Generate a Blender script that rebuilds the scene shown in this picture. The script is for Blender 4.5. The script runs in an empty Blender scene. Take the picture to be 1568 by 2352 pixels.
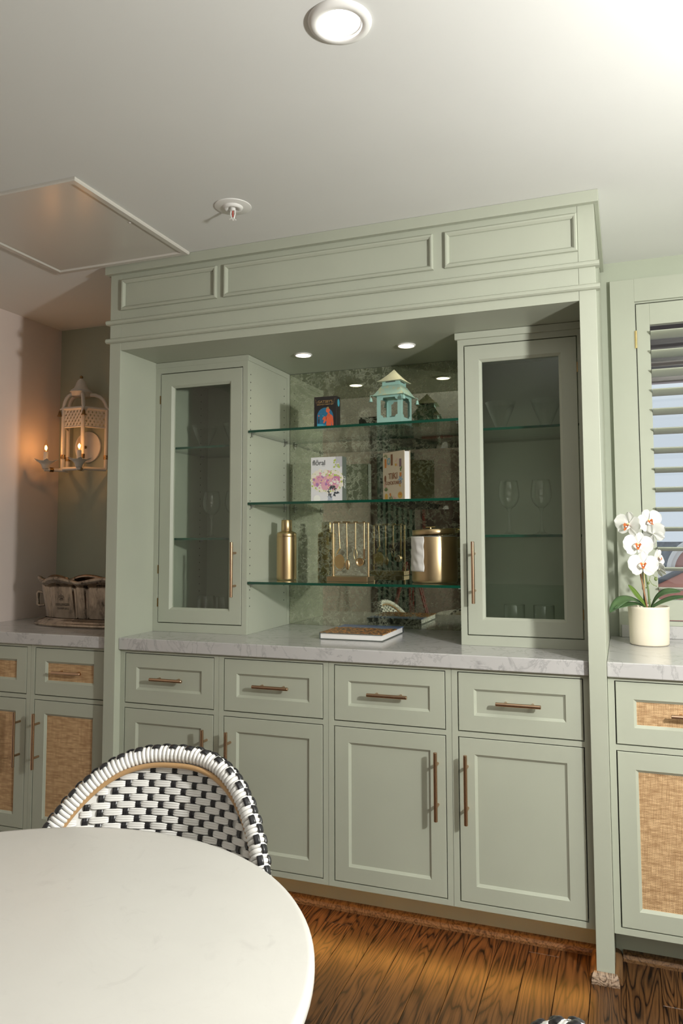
import bpy, bmesh, math, random
from mathutils import Vector, Matrix, Euler
random.seed(7)
PI = math.pi
SC = bpy.context.scene
COL = SC.collection

# ------------------------------------------------------------------ camera
cam_d = bpy.data.cameras.new('camera')
cam = bpy.data.objects.new('camera', cam_d)
COL.objects.link(cam)
SC.camera = cam
fwd = Vector((-0.33918, 0.93810, 0.07019)); rgt = Vector((0.94031, 0.34030, -0.00425)); upv = Vector((0.02787, -0.06455, 0.99752))
cam.matrix_world = Matrix(((rgt.x, upv.x, -fwd.x, 1.8825), (rgt.y, upv.y, -fwd.y, -2.3672), (rgt.z, upv.z, -fwd.z, 1.2945), (0, 0, 0, 1)))
cam_d.sensor_width = 36.0
cam_d.lens = 1697.86 / 2352 * 36.0
cam_d.shift_x = (784 - 816.43) / 2352
cam_d.shift_y = (1117.94 - 1176) / 2352
cam_d.clip_start = 0.02

# ------------------------------------------------------------------ world, lights, exposure
W = bpy.data.worlds.new('overcast_sky'); SC.world = W; W.use_nodes = True
bg = W.node_tree.nodes['Background']
bg.inputs[0].default_value = (0.63, 0.68, 0.79, 1); bg.inputs[1].default_value = 0.98
vs = SC.view_settings
vs.view_transform = 'Standard'; vs.look = 'None'; vs.gamma = 1.0; vs.use_curve_mapping = False
vs.exposure = 0.13
try: SC.cycles.transparent_max_bounces = 40
except Exception: pass

def light(name, kind, loc, energy, color, rot=(0, 0, 0), **kw):
    d = bpy.data.lights.new(name, kind); d.energy = energy; d.color = color
    for k, v in kw.items(): setattr(d, k, v)
    o = bpy.data.objects.new(name, d); COL.objects.link(o); o.location = loc; o.rotation_euler = rot
    return o
# the photographer's flash on its stand, to the right of the camera
light('flash_lamp', 'POINT', (2.85, -1.33, 1.66), 138, (1.0, 0.985, 0.955), shadow_soft_size=0.06)
# unseen spots added under the ceiling as room fill
for lx, ly in ((2.9, -2.4), (.2, -2.9), (1.5, -3.6)):
    light('fill_spot', 'SPOT', (lx, ly, 2.36), 5, (1.0, .96, .90), spot_size=2.5, spot_blend=.9, shadow_soft_size=.05)
light('fill_spot', 'SPOT', (2.62, -.988, 2.36), 16, (1.0, .97, .92), spot_size=2.6, spot_blend=.9, shadow_soft_size=.05)   # added fill for the right side, in line with the visible downlight
# added area fills at the right-hand wall and behind the camera, no windows there
light('right_area_fill', 'AREA', (3.86, -2.3, 1.45), 4, (.94, .97, 1.0), (0, PI / 2, 0), shape='RECTANGLE', size=1.3, size_y=2.2)
light('rear_area_fill', 'AREA', (2.75, -4.36, 1.45), 4, (.94, .97, 1.0), (PI / 2, 0, 0), shape='RECTANGLE', size=1.7, size_y=1.3)

# ------------------------------------------------------------------ materials
def mat(name, color=(.8, .8, .8), rough=.5, metal=0.0, spec=.5, **kw):
    m = bpy.data.materials.new(name); m.use_nodes = True
    b = m.node_tree.nodes['Principled BSDF']
    b.inputs['Base Color'].default_value = (*color, 1); b.inputs['Roughness'].default_value = rough
    b.inputs['Metallic'].default_value = metal; b.inputs['Specular IOR Level'].default_value = spec
    for k, v in kw.items(): b.inputs[k].default_value = v
    return m
class NT:
    def __init__(s, m): s.m = m; s.t = m.node_tree; s.b = s.t.nodes.get('Principled BSDF')
    def n(s, typ, **kw):
        x = s.t.nodes.new(typ)
        for k, v in kw.items():
            if k.startswith('i_'): x.inputs[k[2:].replace('_', ' ')].default_value = v
            else: setattr(x, k, v)
        return x
    def l(s, a, b): s.t.links.new(a, b)
    def math(s, op, a, b=None, clamp=False):
        x = s.n('ShaderNodeMath', operation=op); x.use_clamp = clamp
        for i, v in enumerate((a, b)):
            if v is None: continue
            if isinstance(v, (int, float)): x.inputs[i].default_value = v
            else: s.l(v, x.inputs[i])
        return x.outputs[0]
    def ramp(s, fac, stops, interp='LINEAR'):
        r = s.n('ShaderNodeValToRGB'); r.color_ramp.interpolation = interp
        e = r.color_ramp.elements
        while len(e) < len(stops): e.new(.5)
        for i, (p, c) in enumerate(stops): e[i].position = p; e[i].color = (*c, 1) if len(c) == 3 else c
        s.l(fac, r.inputs[0]); return r.outputs[0]
    def mix(s, fac, a, b):
        x = s.n('ShaderNodeMix', data_type='RGBA')
        for sock, v in ((x.inputs[0], fac), (x.inputs[6], a), (x.inputs[7], b)):
            if isinstance(v, (int, float)): sock.default_value = v
            elif isinstance(v, tuple): sock.default_value = (*v, 1)
            else: s.l(v, sock)
        return x.outputs[2]
    def coord(s, scale=(1, 1, 1), rot=(0, 0, 0), out='Object', offset=None):
        tc = s.n('ShaderNodeTexCoord'); mp = s.n('ShaderNodeMapping')
        mp.inputs['Scale'].default_value = scale; mp.inputs['Rotation'].default_value = rot
        s.l(tc.outputs[out], mp.inputs[0])
        if offset is not None: s.l(offset, mp.inputs['Location'])
        return mp.outputs[0]
    def noise(s, vec, scale, detail=4, rough=.5, dist=0.0):
        x = s.n('ShaderNodeTexNoise'); x.inputs['Scale'].default_value = scale; x.inputs['Detail'].default_value = detail
        x.inputs['Roughness'].default_value = rough; x.inputs['Distortion'].default_value = dist
        s.l(vec, x.inputs['Vector']); return x.outputs['Fac']
    def bump(s, h, strength=.2, dist=.002):
        x = s.n('ShaderNodeBump'); x.inputs['Strength'].default_value = strength; x.inputs['Distance'].default_value = dist
        s.l(h, x.inputs['Height']); s.l(x.outputs[0], s.b.inputs['Normal'])

def painted(name, col, rough=.45, var=.04):
    m = mat(name, col, rough, spec=.4); q = NT(m)
    v = q.coord(); f = q.noise(v, 3.0, 3)
    d = tuple(c * (1 - var) for c in col); u = tuple(min(1, c * (1 + var)) for c in col)
    q.l(q.ramp(f, [(.3, d), (.7, u)]), q.b.inputs['Base Color'])
    q.bump(q.noise(v, 260, 2), .05, .0006)
    return m
M = {}
M['sage'] = painted('sage_paint', (.424, .447, .362), .42)
M['sage_wall'] = painted('sage_wall_paint', (.400, .432, .340), .7)
M['ceiling'] = painted('ceiling_paint', (.72, .725, .70), .8, .015)
M['blush'] = painted('blush_wall_paint', (.70, .60, .54), .75, .02)
M['taupe'] = painted('taupe_wall_paint', (.34, .28, .25), .8, .03)
M['hatch'] = mat('gloss_white_hatch', (.60, .575, .52), .22, spec=.55)
M['white'] = mat('white_enamel', (.80, .79, .76), .35)
M['gap_shade'] = mat('gap_shade_body', (.045, .040, .032), .8)  # near-black cabinet body: shade of the door gaps put into its colour
M['dark'] = mat('dark_gap', (.02, .02, .018), .8)
M['black'] = mat('black_plastic', (.012, .012, .012), .4)
M['bronze'] = mat('rose_bronze_handle', (.54, .365, .245), .27, 1.0)
M['gold'] = mat('brushed_gold', (.56, .41, .225), .31, 1.0)
M['goldd'] = mat('satin_gold', (.49, .37, .21), .36, 1.0)
M['brassd'] = mat('aged_brass', (.30, .19, .08), .4, 1.0)
M['brass'] = mat('polished_brass', (.80, .62, .30), .25, 1.0)
M['steel'] = mat('steel', (.5, .5, .5), .35, 1.0)
M['red'] = mat('red_liquid', (.55, .03, .02), .2)
M['paper'] = mat('paper', (.80, .79, .77), .8)
M['tissue'] = mat('tissue_paper', (.70, .68, .65), .9)
M['tan'] = mat('tan_piping', (.46, .28, .13), .4)
M['wcane'] = mat('white_weave_plastic', (.80, .79, .76), .3)
M['bcane'] = mat('black_weave_plastic', (.02, .02, .022), .28)
M['cream'] = mat('cream_ceramic', (.80, .72, .58), .35)
M['rattan'] = mat('rattan_frame', (.42, .25, .11), .45)
# brushed gold with vertical streak free anisotropy
for k in ('gold', 'goldd'):
    q = NT(M[k]); f = q.noise(q.coord((1, 1, 60)), 30, 2)
    q.l(q.math('MULTIPLY_ADD', f, .05), q.b.inputs['Roughness'])
    q.t.nodes[-1].inputs[2].default_value = .29

def marble(name, base, vein, dark, rough, scale, amount, specks=None):
    m = mat(name, base, rough, spec=.5); q = NT(m); v = q.coord((1, 1, 1), (.3, .2, .5))
    cloud = q.noise(v, 6 * scale, 6, .6, .4)
    n1 = q.noise(v, 3.2 * scale, 8, .62, 1.8)
    ln = q.math('ABSOLUTE', q.math('SUBTRACT', n1, .5))
    vmask = q.ramp(ln, [(0, (1, 1, 1)), (.022, (0, 0, 0))])
    n2 = q.noise(v, 16 * scale, 5, .6, 1.0)
    sp = q.ramp(n2, [(.60, (0, 0, 0)), (.74, (1, 1, 1))])
    c = q.mix(cloud, tuple(x * .90 for x in base), base)
    f1 = q.math('MULTIPLY', q.math('MULTIPLY', vmask, cloud), amount)
    c = q.mix(f1, c, vein)
    f2 = q.math('MULTIPLY', q.math('MULTIPLY', sp, cloud), specks or amount * .55)
    c = q.mix(f2, c, dark)
    q.l(c, q.b.inputs['Base Color']); return m
M['marble'] = marble('carrara_marble', (.515, .505, .495), (.20, .195, .195), (.16, .155, .155), .16, 1.3, .8)
M['quartz'] = marble('white_quartz', (.60, .588, .548), (.44, .42, .40), (.34, .325, .31), .32, 1.1, .10, .50)

def glass_mat(name, tint, gloss_col=(1, 1, 1), base=.04, power=1.0, rough=.0, expo=5.0, edge=None):
    m = bpy.data.materials.new(name); m.use_nodes = True; q = NT(m); t = m.node_tree
    t.nodes.remove(q.b)
    tr = q.n('ShaderNodeBsdfTransparent'); tr.inputs[0].default_value = (*tint, 1)
    gl = q.n('ShaderNodeBsdfGlossy'); gl.inputs[0].default_value = (*gloss_col, 1); gl.inputs['Roughness'].default_value = rough
    lw = q.n('ShaderNodeLayerWeight'); lw.inputs[0].default_value = .5   # facing: 0 head-on, 1 grazing
    f = q.math('MULTIPLY', q.math('ADD', q.math('MULTIPLY', q.math('POWER', lw.outputs['Facing'], expo), .96), base), power, True)
    if edge: q.l(q.mix(q.math('POWER', lw.outputs['Facing'], 3.0), tint, edge), tr.inputs[0])
    mx = q.n('ShaderNodeMixShader'); q.l(f, mx.inputs[0]); q.l(tr.outputs[0], mx.inputs[1]); q.l(gl.outputs[0], mx.inputs[2])
    q.l(mx.outputs[0], t.nodes['Material Output'].inputs[0]); return m
M['pane'] = glass_mat('clear_pane_glass', (.95, .975, .95), power=.85)
M['shelfglass'] = glass_mat('shelf_glass', (.90, .955, .92), power=1.2)
M['glassedge'] = mat('green_glass_edge', (.004, .055, .032), .08, spec=.6)
M['glassware'] = glass_mat('drinking_glass', (.985, .99, .985), power=1.2, rough=.015, base=.04, expo=3.0, edge=(.46, .50, .46))
M['bulbglass'] = glass_mat('bulb_glass', (1.0, .93, .82), power=.7)

def emit(name, col, strength):
    m = bpy.data.materials.new(name); m.use_nodes = True; b = m.node_tree.nodes['Principled BSDF']
    b.inputs['Base Color'].default_value = (.8, .8, .8, 1)
    b.inputs['Emission Color'].default_value = (*col, 1); b.inputs['Emission Strength'].default_value = strength
    return m
M['ledwhite'] = emit('downlight_lens', (1, .96, .90), 9)
M['ledwarm'] = emit('puck_lens', (1, .86, .66), 8)
M['filament'] = emit('candle_filament', (1, .60, .22), 30)
M['ledamber'] = emit('amber_led', (1, .50, .12), 2)

# antique mirror: silvered glass, partly clouded by pale threads and dark mottling
m = bpy.data.materials.new('antique_mirror'); m.use_nodes = True; q = NT(m); t = m.node_tree; t.nodes.remove(q.b)
v = q.coord((1, 1, 1), (.2, .4, .1))
n1 = q.noise(v, 30, 8, .70, .35); ln = q.math('ABSOLUTE', q.math('SUBTRACT', n1, .5))
threads = q.ramp(ln, [(0, (1, 1, 1)), (.022, (.75, .75, .75)), (.065, (.08, .08, .08)), (.12, (0, 0, 0))])
n2 = q.noise(v, 10, 5, .6, .8); patches = q.ramp(n2, [(.34, (.28, .28, .28)), (.62, (1, 1, 1))])
n3 = q.noise(v, 95, 4, .6); fine = q.ramp(n3, [(.40, (.25, .25, .25)), (.64, (1, 1, 1))])
fac = q.math('ADD', q.math('MULTIPLY', q.math('MULTIPLY', threads, patches), .44), q.math('MULTIPLY', fine, .05))
gl = q.n('ShaderNodeBsdfGlossy'); gl.inputs['Roughness'].default_value = .012
q.l(q.mix(n2, (.36, .40, .30), (.60, .62, .50)), gl.inputs[0])
df = q.n('ShaderNodeBsdfDiffuse'); df.inputs[0].default_value = (.50, .53, .39, 1)
mx = q.n('ShaderNodeMixShader'); q.l(fac, mx.inputs[0]); q.l(gl.outputs[0], mx.inputs[1]); q.l(df.outputs[0], mx.inputs[2])
q.l(mx.outputs[0], t.nodes['Material Output'].inputs[0]); M['mirror'] = m

# cane webbing
m = mat('cane_webbing', (.55, .36, .18), .6); q = NT(m); tc = q.n('ShaderNodeTexCoord'); sx = q.n('ShaderNodeSeparateXYZ'); q.l(tc.outputs['Object'], sx.inputs[0])
P = .0047
def strands(c):
    a = q.math('FRACT', q.math('DIVIDE', c, P)); b = q.math('ABSOLUTE', q.math('SUBTRACT', a, .5))
    return q.ramp(b, [(.30, (1, 1, 1)), (.40, (0, 0, 0))])
gx = strands(sx.outputs[0]); gz = strands(sx.outputs[2])
cover = q.math('MAXIMUM', gx, gz)
vary = q.ramp(q.noise(q.coord((16, 1, 90)), 2.0, 3), [(.28, (.15, .15, .15)), (.66, (1, 1, 1))]); vary2 = q.ramp(q.noise(q.coord((90, 1, 16)), 2.0, 3), [(.22, (.35, .35, .35)), (.6, (1, 1, 1))])
tone = q.mix(q.math('MULTIPLY', vary, vary2), (.36, .20, .085), (.74, .50, .27))
q.l(q.mix(cover, (.07, .033, .012), tone), q.b.inputs['Base Color'])
q.bump(q.math('ADD', gx, gz), .5, .0012); M['cane'] = m

# oak floor
def oak(name, c0, c1, c2, rough):
    m = mat(name, c1, rough, spec=.45); q = NT(m)
    oi = q.n('ShaderNodeObjectInfo')
    cm = q.n('ShaderNodeCombineXYZ'); q.l(q.math('MULTIPLY', oi.outputs['Random'], 37.0), cm.inputs[0]); q.l(q.math('MULTIPLY', oi.outputs['Random'], 91.0), cm.inputs[1]); q.l(q.math('MULTIPLY', oi.outputs['Random'], 13.0), cm.inputs[2])
    v = q.coord((9.0, 1.15, 9.0), offset=cm.outputs[0])
    big = q.noise(v, 1.25, 2, .45, .35)
    rings = q.math('FRACT', q.math('MULTIPLY', big, 19.0))
    rb = q.math('ABSOLUTE', q.math('SUBTRACT', rings, .5))
    vfine = q.coord((210, 7, 210), offset=cm.outputs[0]); fine = q.noise(vfine, 1.0, 3, .6)
    vdist = q.math('ADD', rb, q.math('MULTIPLY', q.math('SUBTRACT', fine, .5), .30))
    g = q.ramp(vdist, [(.03, c0), (.12, c1), (.40, c2)])
    pores = q.ramp(fine, [(.36, (.35, .35, .35)), (.50, (1, 1, 1))])
    mul = q.n('ShaderNodeMix', data_type='RGBA', blend_type='MULTIPLY'); mul.inputs[0].default_value = .72
    q.l(g, mul.inputs[6]); q.l(pores, mul.inputs[7])
    hv = q.n('ShaderNodeHueSaturation'); q.l(q.math('MULTIPLY_ADD', oi.outputs['Random'], .38), hv.inputs['Value'])
    q.t.nodes[-1].inputs  # value node tuned below
    for nd in q.t.nodes:
        if nd.type == 'MATH' and nd.operation == 'MULTIPLY_ADD': nd.inputs[2].default_value = .80
    q.l(mul.outputs[2], hv.inputs['Color']); q.l(hv.outputs[0], q.b.inputs['Base Color'])
    q.bump(vdist, .12, .0008)
    return m
M['oak'] = oak('oak_floor', (.009, .004, .002), (.068, .029, .0105), (.118, .053, .018), .33)
M['oaktrim'] = oak('oak_trim', (.10, .048, .018), (.17, .085, .034), (.21, .11, .045), .4)

# ------------------------------------------------------------------ mesh helpers
LOC = {}
class B:
    def __init__(s): s.v = []; s.f = []; s.m = []; s.sm = []
    def add(s, vs_, fs, m=0, sm=False):
        o = len(s.v); s.v += [tuple(p) for p in vs_]
        for f in fs: s.f.append(tuple(i + o for i in f)); s.m.append(m); s.sm.append(sm)
        return s
    def box(s, x0, x1, y0, y1, z0, z1, m=0):
        return s.add([(x0, y0, z0), (x1, y0, z0), (x1, y1, z0), (x0, y1, z0), (x0, y0, z1), (x1, y0, z1), (x1, y1, z1), (x0, y1, z1)],
                     [(0, 3, 2, 1), (4, 5, 6, 7), (0, 1, 5, 4), (1, 2, 6, 5), (2, 3, 7, 6), (3, 0, 4, 7)], m)
    def cyl(s, p0, p1, r0, r1=None, n=16, m=0, cap=True):
        r1 = r0 if r1 is None else r1
        p0 = Vector(p0); p1 = Vector(p1); a = (p1 - p0).normalized()
        t = Vector((0, 0, 1)) if abs(a.z) < .9 else Vector((1, 0, 0)); u = a.cross(t).normalized(); w = a.cross(u)
        vs_ = [];
        for p, r in ((p0, r0), (p1, r1)):
            for i in range(n): k = 2 * PI * i / n; vs_.append(p + u * (r * math.cos(k)) + w * (r * math.sin(k)))
        s.add(vs_, [(i, i + n, (i + 1) % n + n, (i + 1) % n) for i in range(n)], m, True)
        if cap: s.add(vs_, [tuple(range(n)), tuple(range(2 * n - 1, n - 1, -1))], m)
        return s
    def lathe(s, prof, c=(0, 0, 0), n=32, m=0, sx=1.0, sy=1.0, fn=None):
        vs_ = []
        for r, z in prof:
            for i in range(n):
                k = 2 * PI * i / n; rr = r * (fn(k, z) if fn else 1)
                vs_.append((c[0] + sx * rr * math.cos(k), c[1] + sy * rr * math.sin(k), c[2] + z))
        fs = []
        for j in range(len(prof) - 1):
            for i in range(n): a = j * n + i; b2 = j * n + (i + 1) % n; fs.append((a, b2, b2 + n, a + n))
        return s.add(vs_, fs, m, True)
    def tube(s, pts, r, n=10, m=0, closed=False, cap=True):
        pts = [Vector(p) for p in pts]; N = len(pts); rs = r if isinstance(r, (list, tuple)) else [r] * N
        vs_ = []; prev = None
        for i, p in enumerate(pts):
            a = (pts[(i + 1) % N] - pts[i - 1]) if closed else (pts[min(i + 1, N - 1)] - pts[max(i - 1, 0)])
            a.normalize()
            if prev is None:
                t = Vector((0, 0, 1)) if abs(a.z) < .9 else Vector((1, 0, 0)); u = a.cross(t).normalized()
            else: u = (prev - a * prev.dot(a)).normalized()
            prev = u; w = a.cross(u)
            for k in range(n): g = 2 * PI * k / n; vs_.append(p + (u * math.cos(g) + w * math.sin(g)) * rs[i])
        fs = []
        for i in range(N if closed else N - 1):
            j = (i + 1) % N
            for k in range(n): fs.append((i * n + k, i * n + (k + 1) % n, j * n + (k + 1) % n, j * n + k))
        s.add(vs_, fs, m, True)
        if cap and not closed: s.add(vs_, [tuple(range(n - 1, -1, -1)), tuple(range((N - 1) * n, N * n))], m)
        return s
    def sphere(s, c, r, n=14, m=0, sc=(1, 1, 1)):
        prof = [(max(1e-5, math.sin(PI * i / n)) * r, -math.cos(PI * i / n) * r * sc[2]) for i in range(n + 1)]
        return s.lathe(prof, c, n * 2, m, sc[0], sc[1])
    def poly(s, pts, thick, m=0):
        """flat polygon (list of 3D points, planar) extruded by vector thick"""
        t = Vector(thick); n = len(pts); a = [Vector(p) for p in pts]; b2 = [p + t for p in a]
        return s.add(a + b2, [tuple(range(n - 1, -1, -1)), tuple(range(n, 2 * n))] + [(i, (i + 1) % n, (i + 1) % n + n, i + n) for i in range(n)], m)
    def xf(s, mtx, start=0):
        for i in range(start, len(s.v)): s.v[i] = tuple(mtx @ Vector(s.v[i]))
        return s
    def mesh(s, name, mats, off=(0, 0, 0)):
        me = bpy.data.meshes.new(name)
        me.from_pydata([(x - off[0], y - off[1], z - off[2]) for x, y, z in s.v], [], s.f)
        for mm in (mats if isinstance(mats, (list, tuple)) else [mats]): me.materials.append(mm)
        me.polygons.foreach_set('material_index', s.m); me.polygons.foreach_set('use_smooth', s.sm)
        bm = bmesh.new(); bm.from_mesh(me); bmesh.ops.recalc_face_normals(bm, faces=bm.faces); bm.to_mesh(me); bm.free()
        return me
    def build(s, name, mats, parent=None, loc=None, bevel=0, sharp=None):
        off = LOC.get(parent.name, (0, 0, 0)) if parent else (loc or (0, 0, 0))
        me = s.mesh(name, mats, off)
        o = bpy.data.objects.new(name, me); COL.objects.link(o)
        if parent: o.parent = parent
        else: o.location = off
        LOC[o.name] = off
        if bevel:
            bv = o.modifiers.new('bevel', 'BEVEL'); bv.width = bevel; bv.segments = 2; bv.limit_method = 'ANGLE'; bv.angle_limit = .7
        return o
def tag(o, label, cat, group=None):
    o['label'] = label; o['category'] = cat
    if group: o['group'] = group
    return o
def struct(o, label=None):
    o['kind'] = 'structure'
    if label: o['label'] = label
    return o
def thing(name, label, cat, loc=(0, 0, 0), group=None):
    o = bpy.data.objects.new(name, None); COL.objects.link(o); o.location = loc; o.empty_display_size = .05
    LOC[o.name] = tuple(loc); tag(o, label, cat, group); return o
def inst(name, me, parent, loc=(0, 0, 0), rot=None, scale=None):
    o = bpy.data.objects.new(name, me); COL.objects.link(o); o.parent = parent; o.location = loc
    if rot is not None: o.rotation_euler = rot
    if scale is not None: o.scale = scale
    return o
def text_bm(txt, size, extrude=.0004, align='CENTER', shear=0.0):
    c = bpy.data.curves.new('lettering', 'FONT'); c.body = txt; c.size = size; c.extrude = extrude; c.align_x = align; c.align_y = 'CENTER'; c.resolution_u = 3; c.shear = shear
    o = bpy.data.objects.new('lettering', c)
    me = bpy.data.meshes.new_from_object(o)
    b = B(); b.add([v.co[:] for v in me.vertices], [tuple(p.vertices) for p in me.polygons])
    bpy.data.objects.remove(o); bpy.data.curves.remove(c); bpy.data.meshes.remove(me)
    return b
RX90 = Matrix.Rotation(PI / 2, 4, 'X')

# ------------------------------------------------------------------ room shell
XW, XE, YN, YS, ZC = -0.8273, 3.9, 0.6595, -4.4, 2.3757
WX0, WX1, WZ0, WZ1 = 1.9475, 2.56, 0.966, 2.197      # window opening
fl = struct(B().box(XW - .1, XE + .1, YS - .1, YN + .1, -.05, -.018).build('floor', M['dark']), 'dark stained oak strip floor')
PW = .096
plank_me = {}
for L in (.7, .95, 1.2, 1.5):
    b = B(); e = .0006; h = .0012
    x0, x1, y0, y1 = -PW / 2 + e, PW / 2 - e, -L / 2 + e, L / 2 - e
    b.add([(x0, y0, -.018), (x1, y0, -.018), (x1, y1, -.018), (x0, y1, -.018), (x0, y0, -h), (x1, y0, -h), (x1, y1, -h), (x0, y1, -h),
           (x0 + h, y0 + h, 0), (x1 - h, y0 + h, 0), (x1 - h, y1 - h, 0), (x0 + h, y1 - h, 0)],
          [(0, 1, 5, 4), (1, 2, 6, 5), (2, 3, 7, 6), (3, 0, 4, 7), (4, 5, 9, 8), (5, 6, 10, 9), (6, 7, 11, 10), (7, 4, 8, 11), (8, 9, 10, 11)])
    plank_me[L] = b.mesh('plank', M['oak'])
col0 = math.ceil((XW - 1.6602) / PW) ; n = 0
for c in range(col0, int((XE - 1.6602) / PW)):
    y = .25 - random.random() * .9
    yy = YN
    x = 1.6602 + (c + .5) * PW
    y = YN + random.random() * .8
    while y > YS:
        L = random.choice((.7, .95, 1.2, 1.5))
        if y - L < YN and x - PW / 2 > XW:
            yc = y - L / 2
            if y <= YN + .05 or True:
                o = inst('plank', plank_me[L], fl, (x, yc, 0)); n += 1
        y -= L
cl = struct(B().box(XW - .1, XE + .1, YS - .1, YN + .13, ZC, ZC + .08).build('ceiling', M['ceiling']), 'plain white painted ceiling')
wb = B()
wb.box(XW - .1, 1.80, YN, YN + .12, 0, ZC, 0)
wb.box(1.80, WX0, YN, YN + .12, 0, ZC, 0); wb.box(WX1, XE + .1, YN, YN + .12, 0, ZC, 0)
wb.box(WX0, WX1, YN, YN + .12, 0, WZ0, 0); wb.box(WX0, WX1, YN, YN + .12, WZ1, ZC, 0)
struct(wb.build('wall_back', M['sage_wall']), 'sage green painted wall behind the cabinets')
struct(B().box(XW - .1, XW, YS, YN, 0, ZC).build('wall_left', M['blush']), 'pale blush painted wall in the corner')
struct(B().box(XE, XE + .1, YS, YN, 0, ZC).build('wall_right', M['sage_wall']), 'sage green wall')
struct(B().box(XW, XE, YS - .1, YS, 0, ZC).build('wall_front', M['taupe']), 'taupe wall across the room, seen in the mirror')

# ------------------------------------------------------------------ shaker fronts and handles
def shaker(b, x0, x1, z0, z1, yf, fl_, fr_, ft_, fb_, rec=.007, bev=.008, thick=.019, panel=True, m=0, e=.0012):
    """frame-and-panel front lying in the XZ plane, front face at y=yf"""
    def rect(ax0, ax1, az0, az1, y): return [(ax0, y, az0), (ax1, y, az0), (ax1, y, az1), (ax0, y, az1)]
    R = [rect(x0, x1, z0, z1, yf + thick), rect(x0, x1, z0, z1, yf + e), rect(x0 + e, x1 - e, z0 + e, z1 - e, yf),
         rect(x0 + fl_, x1 - fr_, z0 + fb_, z1 - ft_, yf), rect(x0 + fl_ + .0015, x1 - fr_ - .0015, z0 + fb_ + .0015, z1 - ft_ - .0015, yf + .002),
         rect(x0 + fl_ + bev, x1 - fr_ - bev, z0 + fb_ + bev, z1 - ft_ - bev, yf + rec)]
    if not panel: R.append(rect(x0 + fl_ + bev, x1 - fr_ - bev, z0 + fb_ + bev, z1 - ft_ - bev, yf + thick))
    vs_ = [p for r in R for p in r]; fs = []
    for k in range(len(R) - 1):
        for i in range(4): fs.append((k * 4 + i, k * 4 + (i + 1) % 4, k * 4 + 4 + (i + 1) % 4, k * 4 + 4 + i))
    if panel:
        k = (len(R) - 1) * 4; fs.append((k, k + 1, k + 2, k + 3)); fs.append((3, 2, 1, 0))
    else:
        k = (len(R) - 1) * 4
        for i in range(4): fs.append((k + i, k + (i + 1) % 4, (i + 1) % 4, i))
    b.add(vs_, fs, m); return b
def handle(parent, x, z, L, ybar, ypanel, vert):
    b = B(); r = .0062
    d = Vector((0, 0, 1)) if vert else Vector((1, 0, 0)); c = Vector((x, ybar, z))
    b.cyl(c - d * L / 2, c - d * (L / 2 - .001), r - .001, r, 16); b.cyl(c - d * (L / 2 - .001), c + d * (L / 2 - .001), r, n=16, cap=False); b.cyl(c + d * (L / 2 - .001), c + d * L / 2, r, r - .001, 16)
    for s in (-1, 1):
        p = c + d * (s * L * .30); b.cyl(p, (p.x, ypanel + .002, p.z), .0048, n=12)
    return b.build('handle', M['bronze'], parent)
YF = .035
def base_unit(x0, x1, label, cane=False, handle_right=True, group=None, dl=None):
    t = thing('base_cabinet', label, 'cabinet', ((x0 + x1) / 2, .3, 0), group)
    sw = .0195
    # body behind the face frame
    B().box(x0 + .002, x1 - .002, .062, .625, .125, .8745).build('body', M['gap_shade'], t)
    b = B()
    b.box(x0 + .0006, x0 + sw, YF, .060, .125, .8745); b.box(x1 - sw, x1 - .0006, YF, .060, .125, .8745)
    b.box(x0 + sw, x1 - sw, YF, .060, .8635, .8745); b.box(x0 + sw, x1 - sw, YF, .060, .6575, .6735); b.box(x0 + sw, x1 - sw, YF, .060, .125, .1425)
    b.build('face_frame', M['sage'], t)
    g = .0031; a0, a1 = x0 + sw + g, x1 - sw - g
    fw = .050
    dr = shaker(B(), a0, a1, .6735 + g, .8635 - g, YF + .0005, fw, fw, fw, fw, panel=not cane).build('drawer', M['sage'], t)
    zc = .7685
    if cane: B().box(a0 + fw + .004, a1 - fw - .004, YF + .0085, YF + .017, .6735 + g + fw + .004, .8635 - g - fw - .004).build('cane_panel', M['cane'], dr)
    handle(dr, (a0 + a1) / 2, zc + .003, .140, YF - .020, YF + .007, False)
    do = shaker(B(), a0, a1, .1425 + g, .6575 - g, YF + .0005, fw, fw, fw, fw, panel=not cane).build('door', M['sage'], t)
    if cane: B().box(a0 + fw + .004, a1 - fw - .004, YF + .0085, YF + .017, .1425 + g + fw + .004, .6575 - g - fw - .004).build('cane_panel', M['cane'], do)
    hx = a1 - fw * .52 if handle_right else a0 + fw * .52
    handle(do, hx, .500, .2165, YF - .033, YF, True)
    return t
U = (1.772 - .0506) / 4
names4 = ['sage base cabinet half hidden behind the woven chair, beside the bucket counter', 'sage base cabinet behind the woven chair rim, handle on its left stile',
          'sage base cabinet with handle on its right stile, below the opened shelves', 'sage base cabinet below the right glass cupboard, beside the bare post foot']
for i in range(4):
    base_unit(.0506 + U * i, .0506 + U * (i + 1), names4[i], False, i % 2 == 0, 'plain sage base cabinets under the bar counter')
base_unit(-.3834, -.0005, 'narrow sage cabinet with cane panels under the silver wine bucket', True, False, 'cane fronted base cabinets')
base_unit(-.8265, -.3834, 'sage cabinet with cane panels in the corner against the blush wall', True, True, 'cane fronted base cabinets')
base_unit(1.8232, 2.312, 'wide sage cabinet with cane panels under the white orchid', True, True, 'cane fronted base cabinets')
base_unit(2.312, 2.80, 'sage cabinet with cane panels beyond the orchid cabinet', True, False, 'cane fronted base cabinets')
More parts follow.
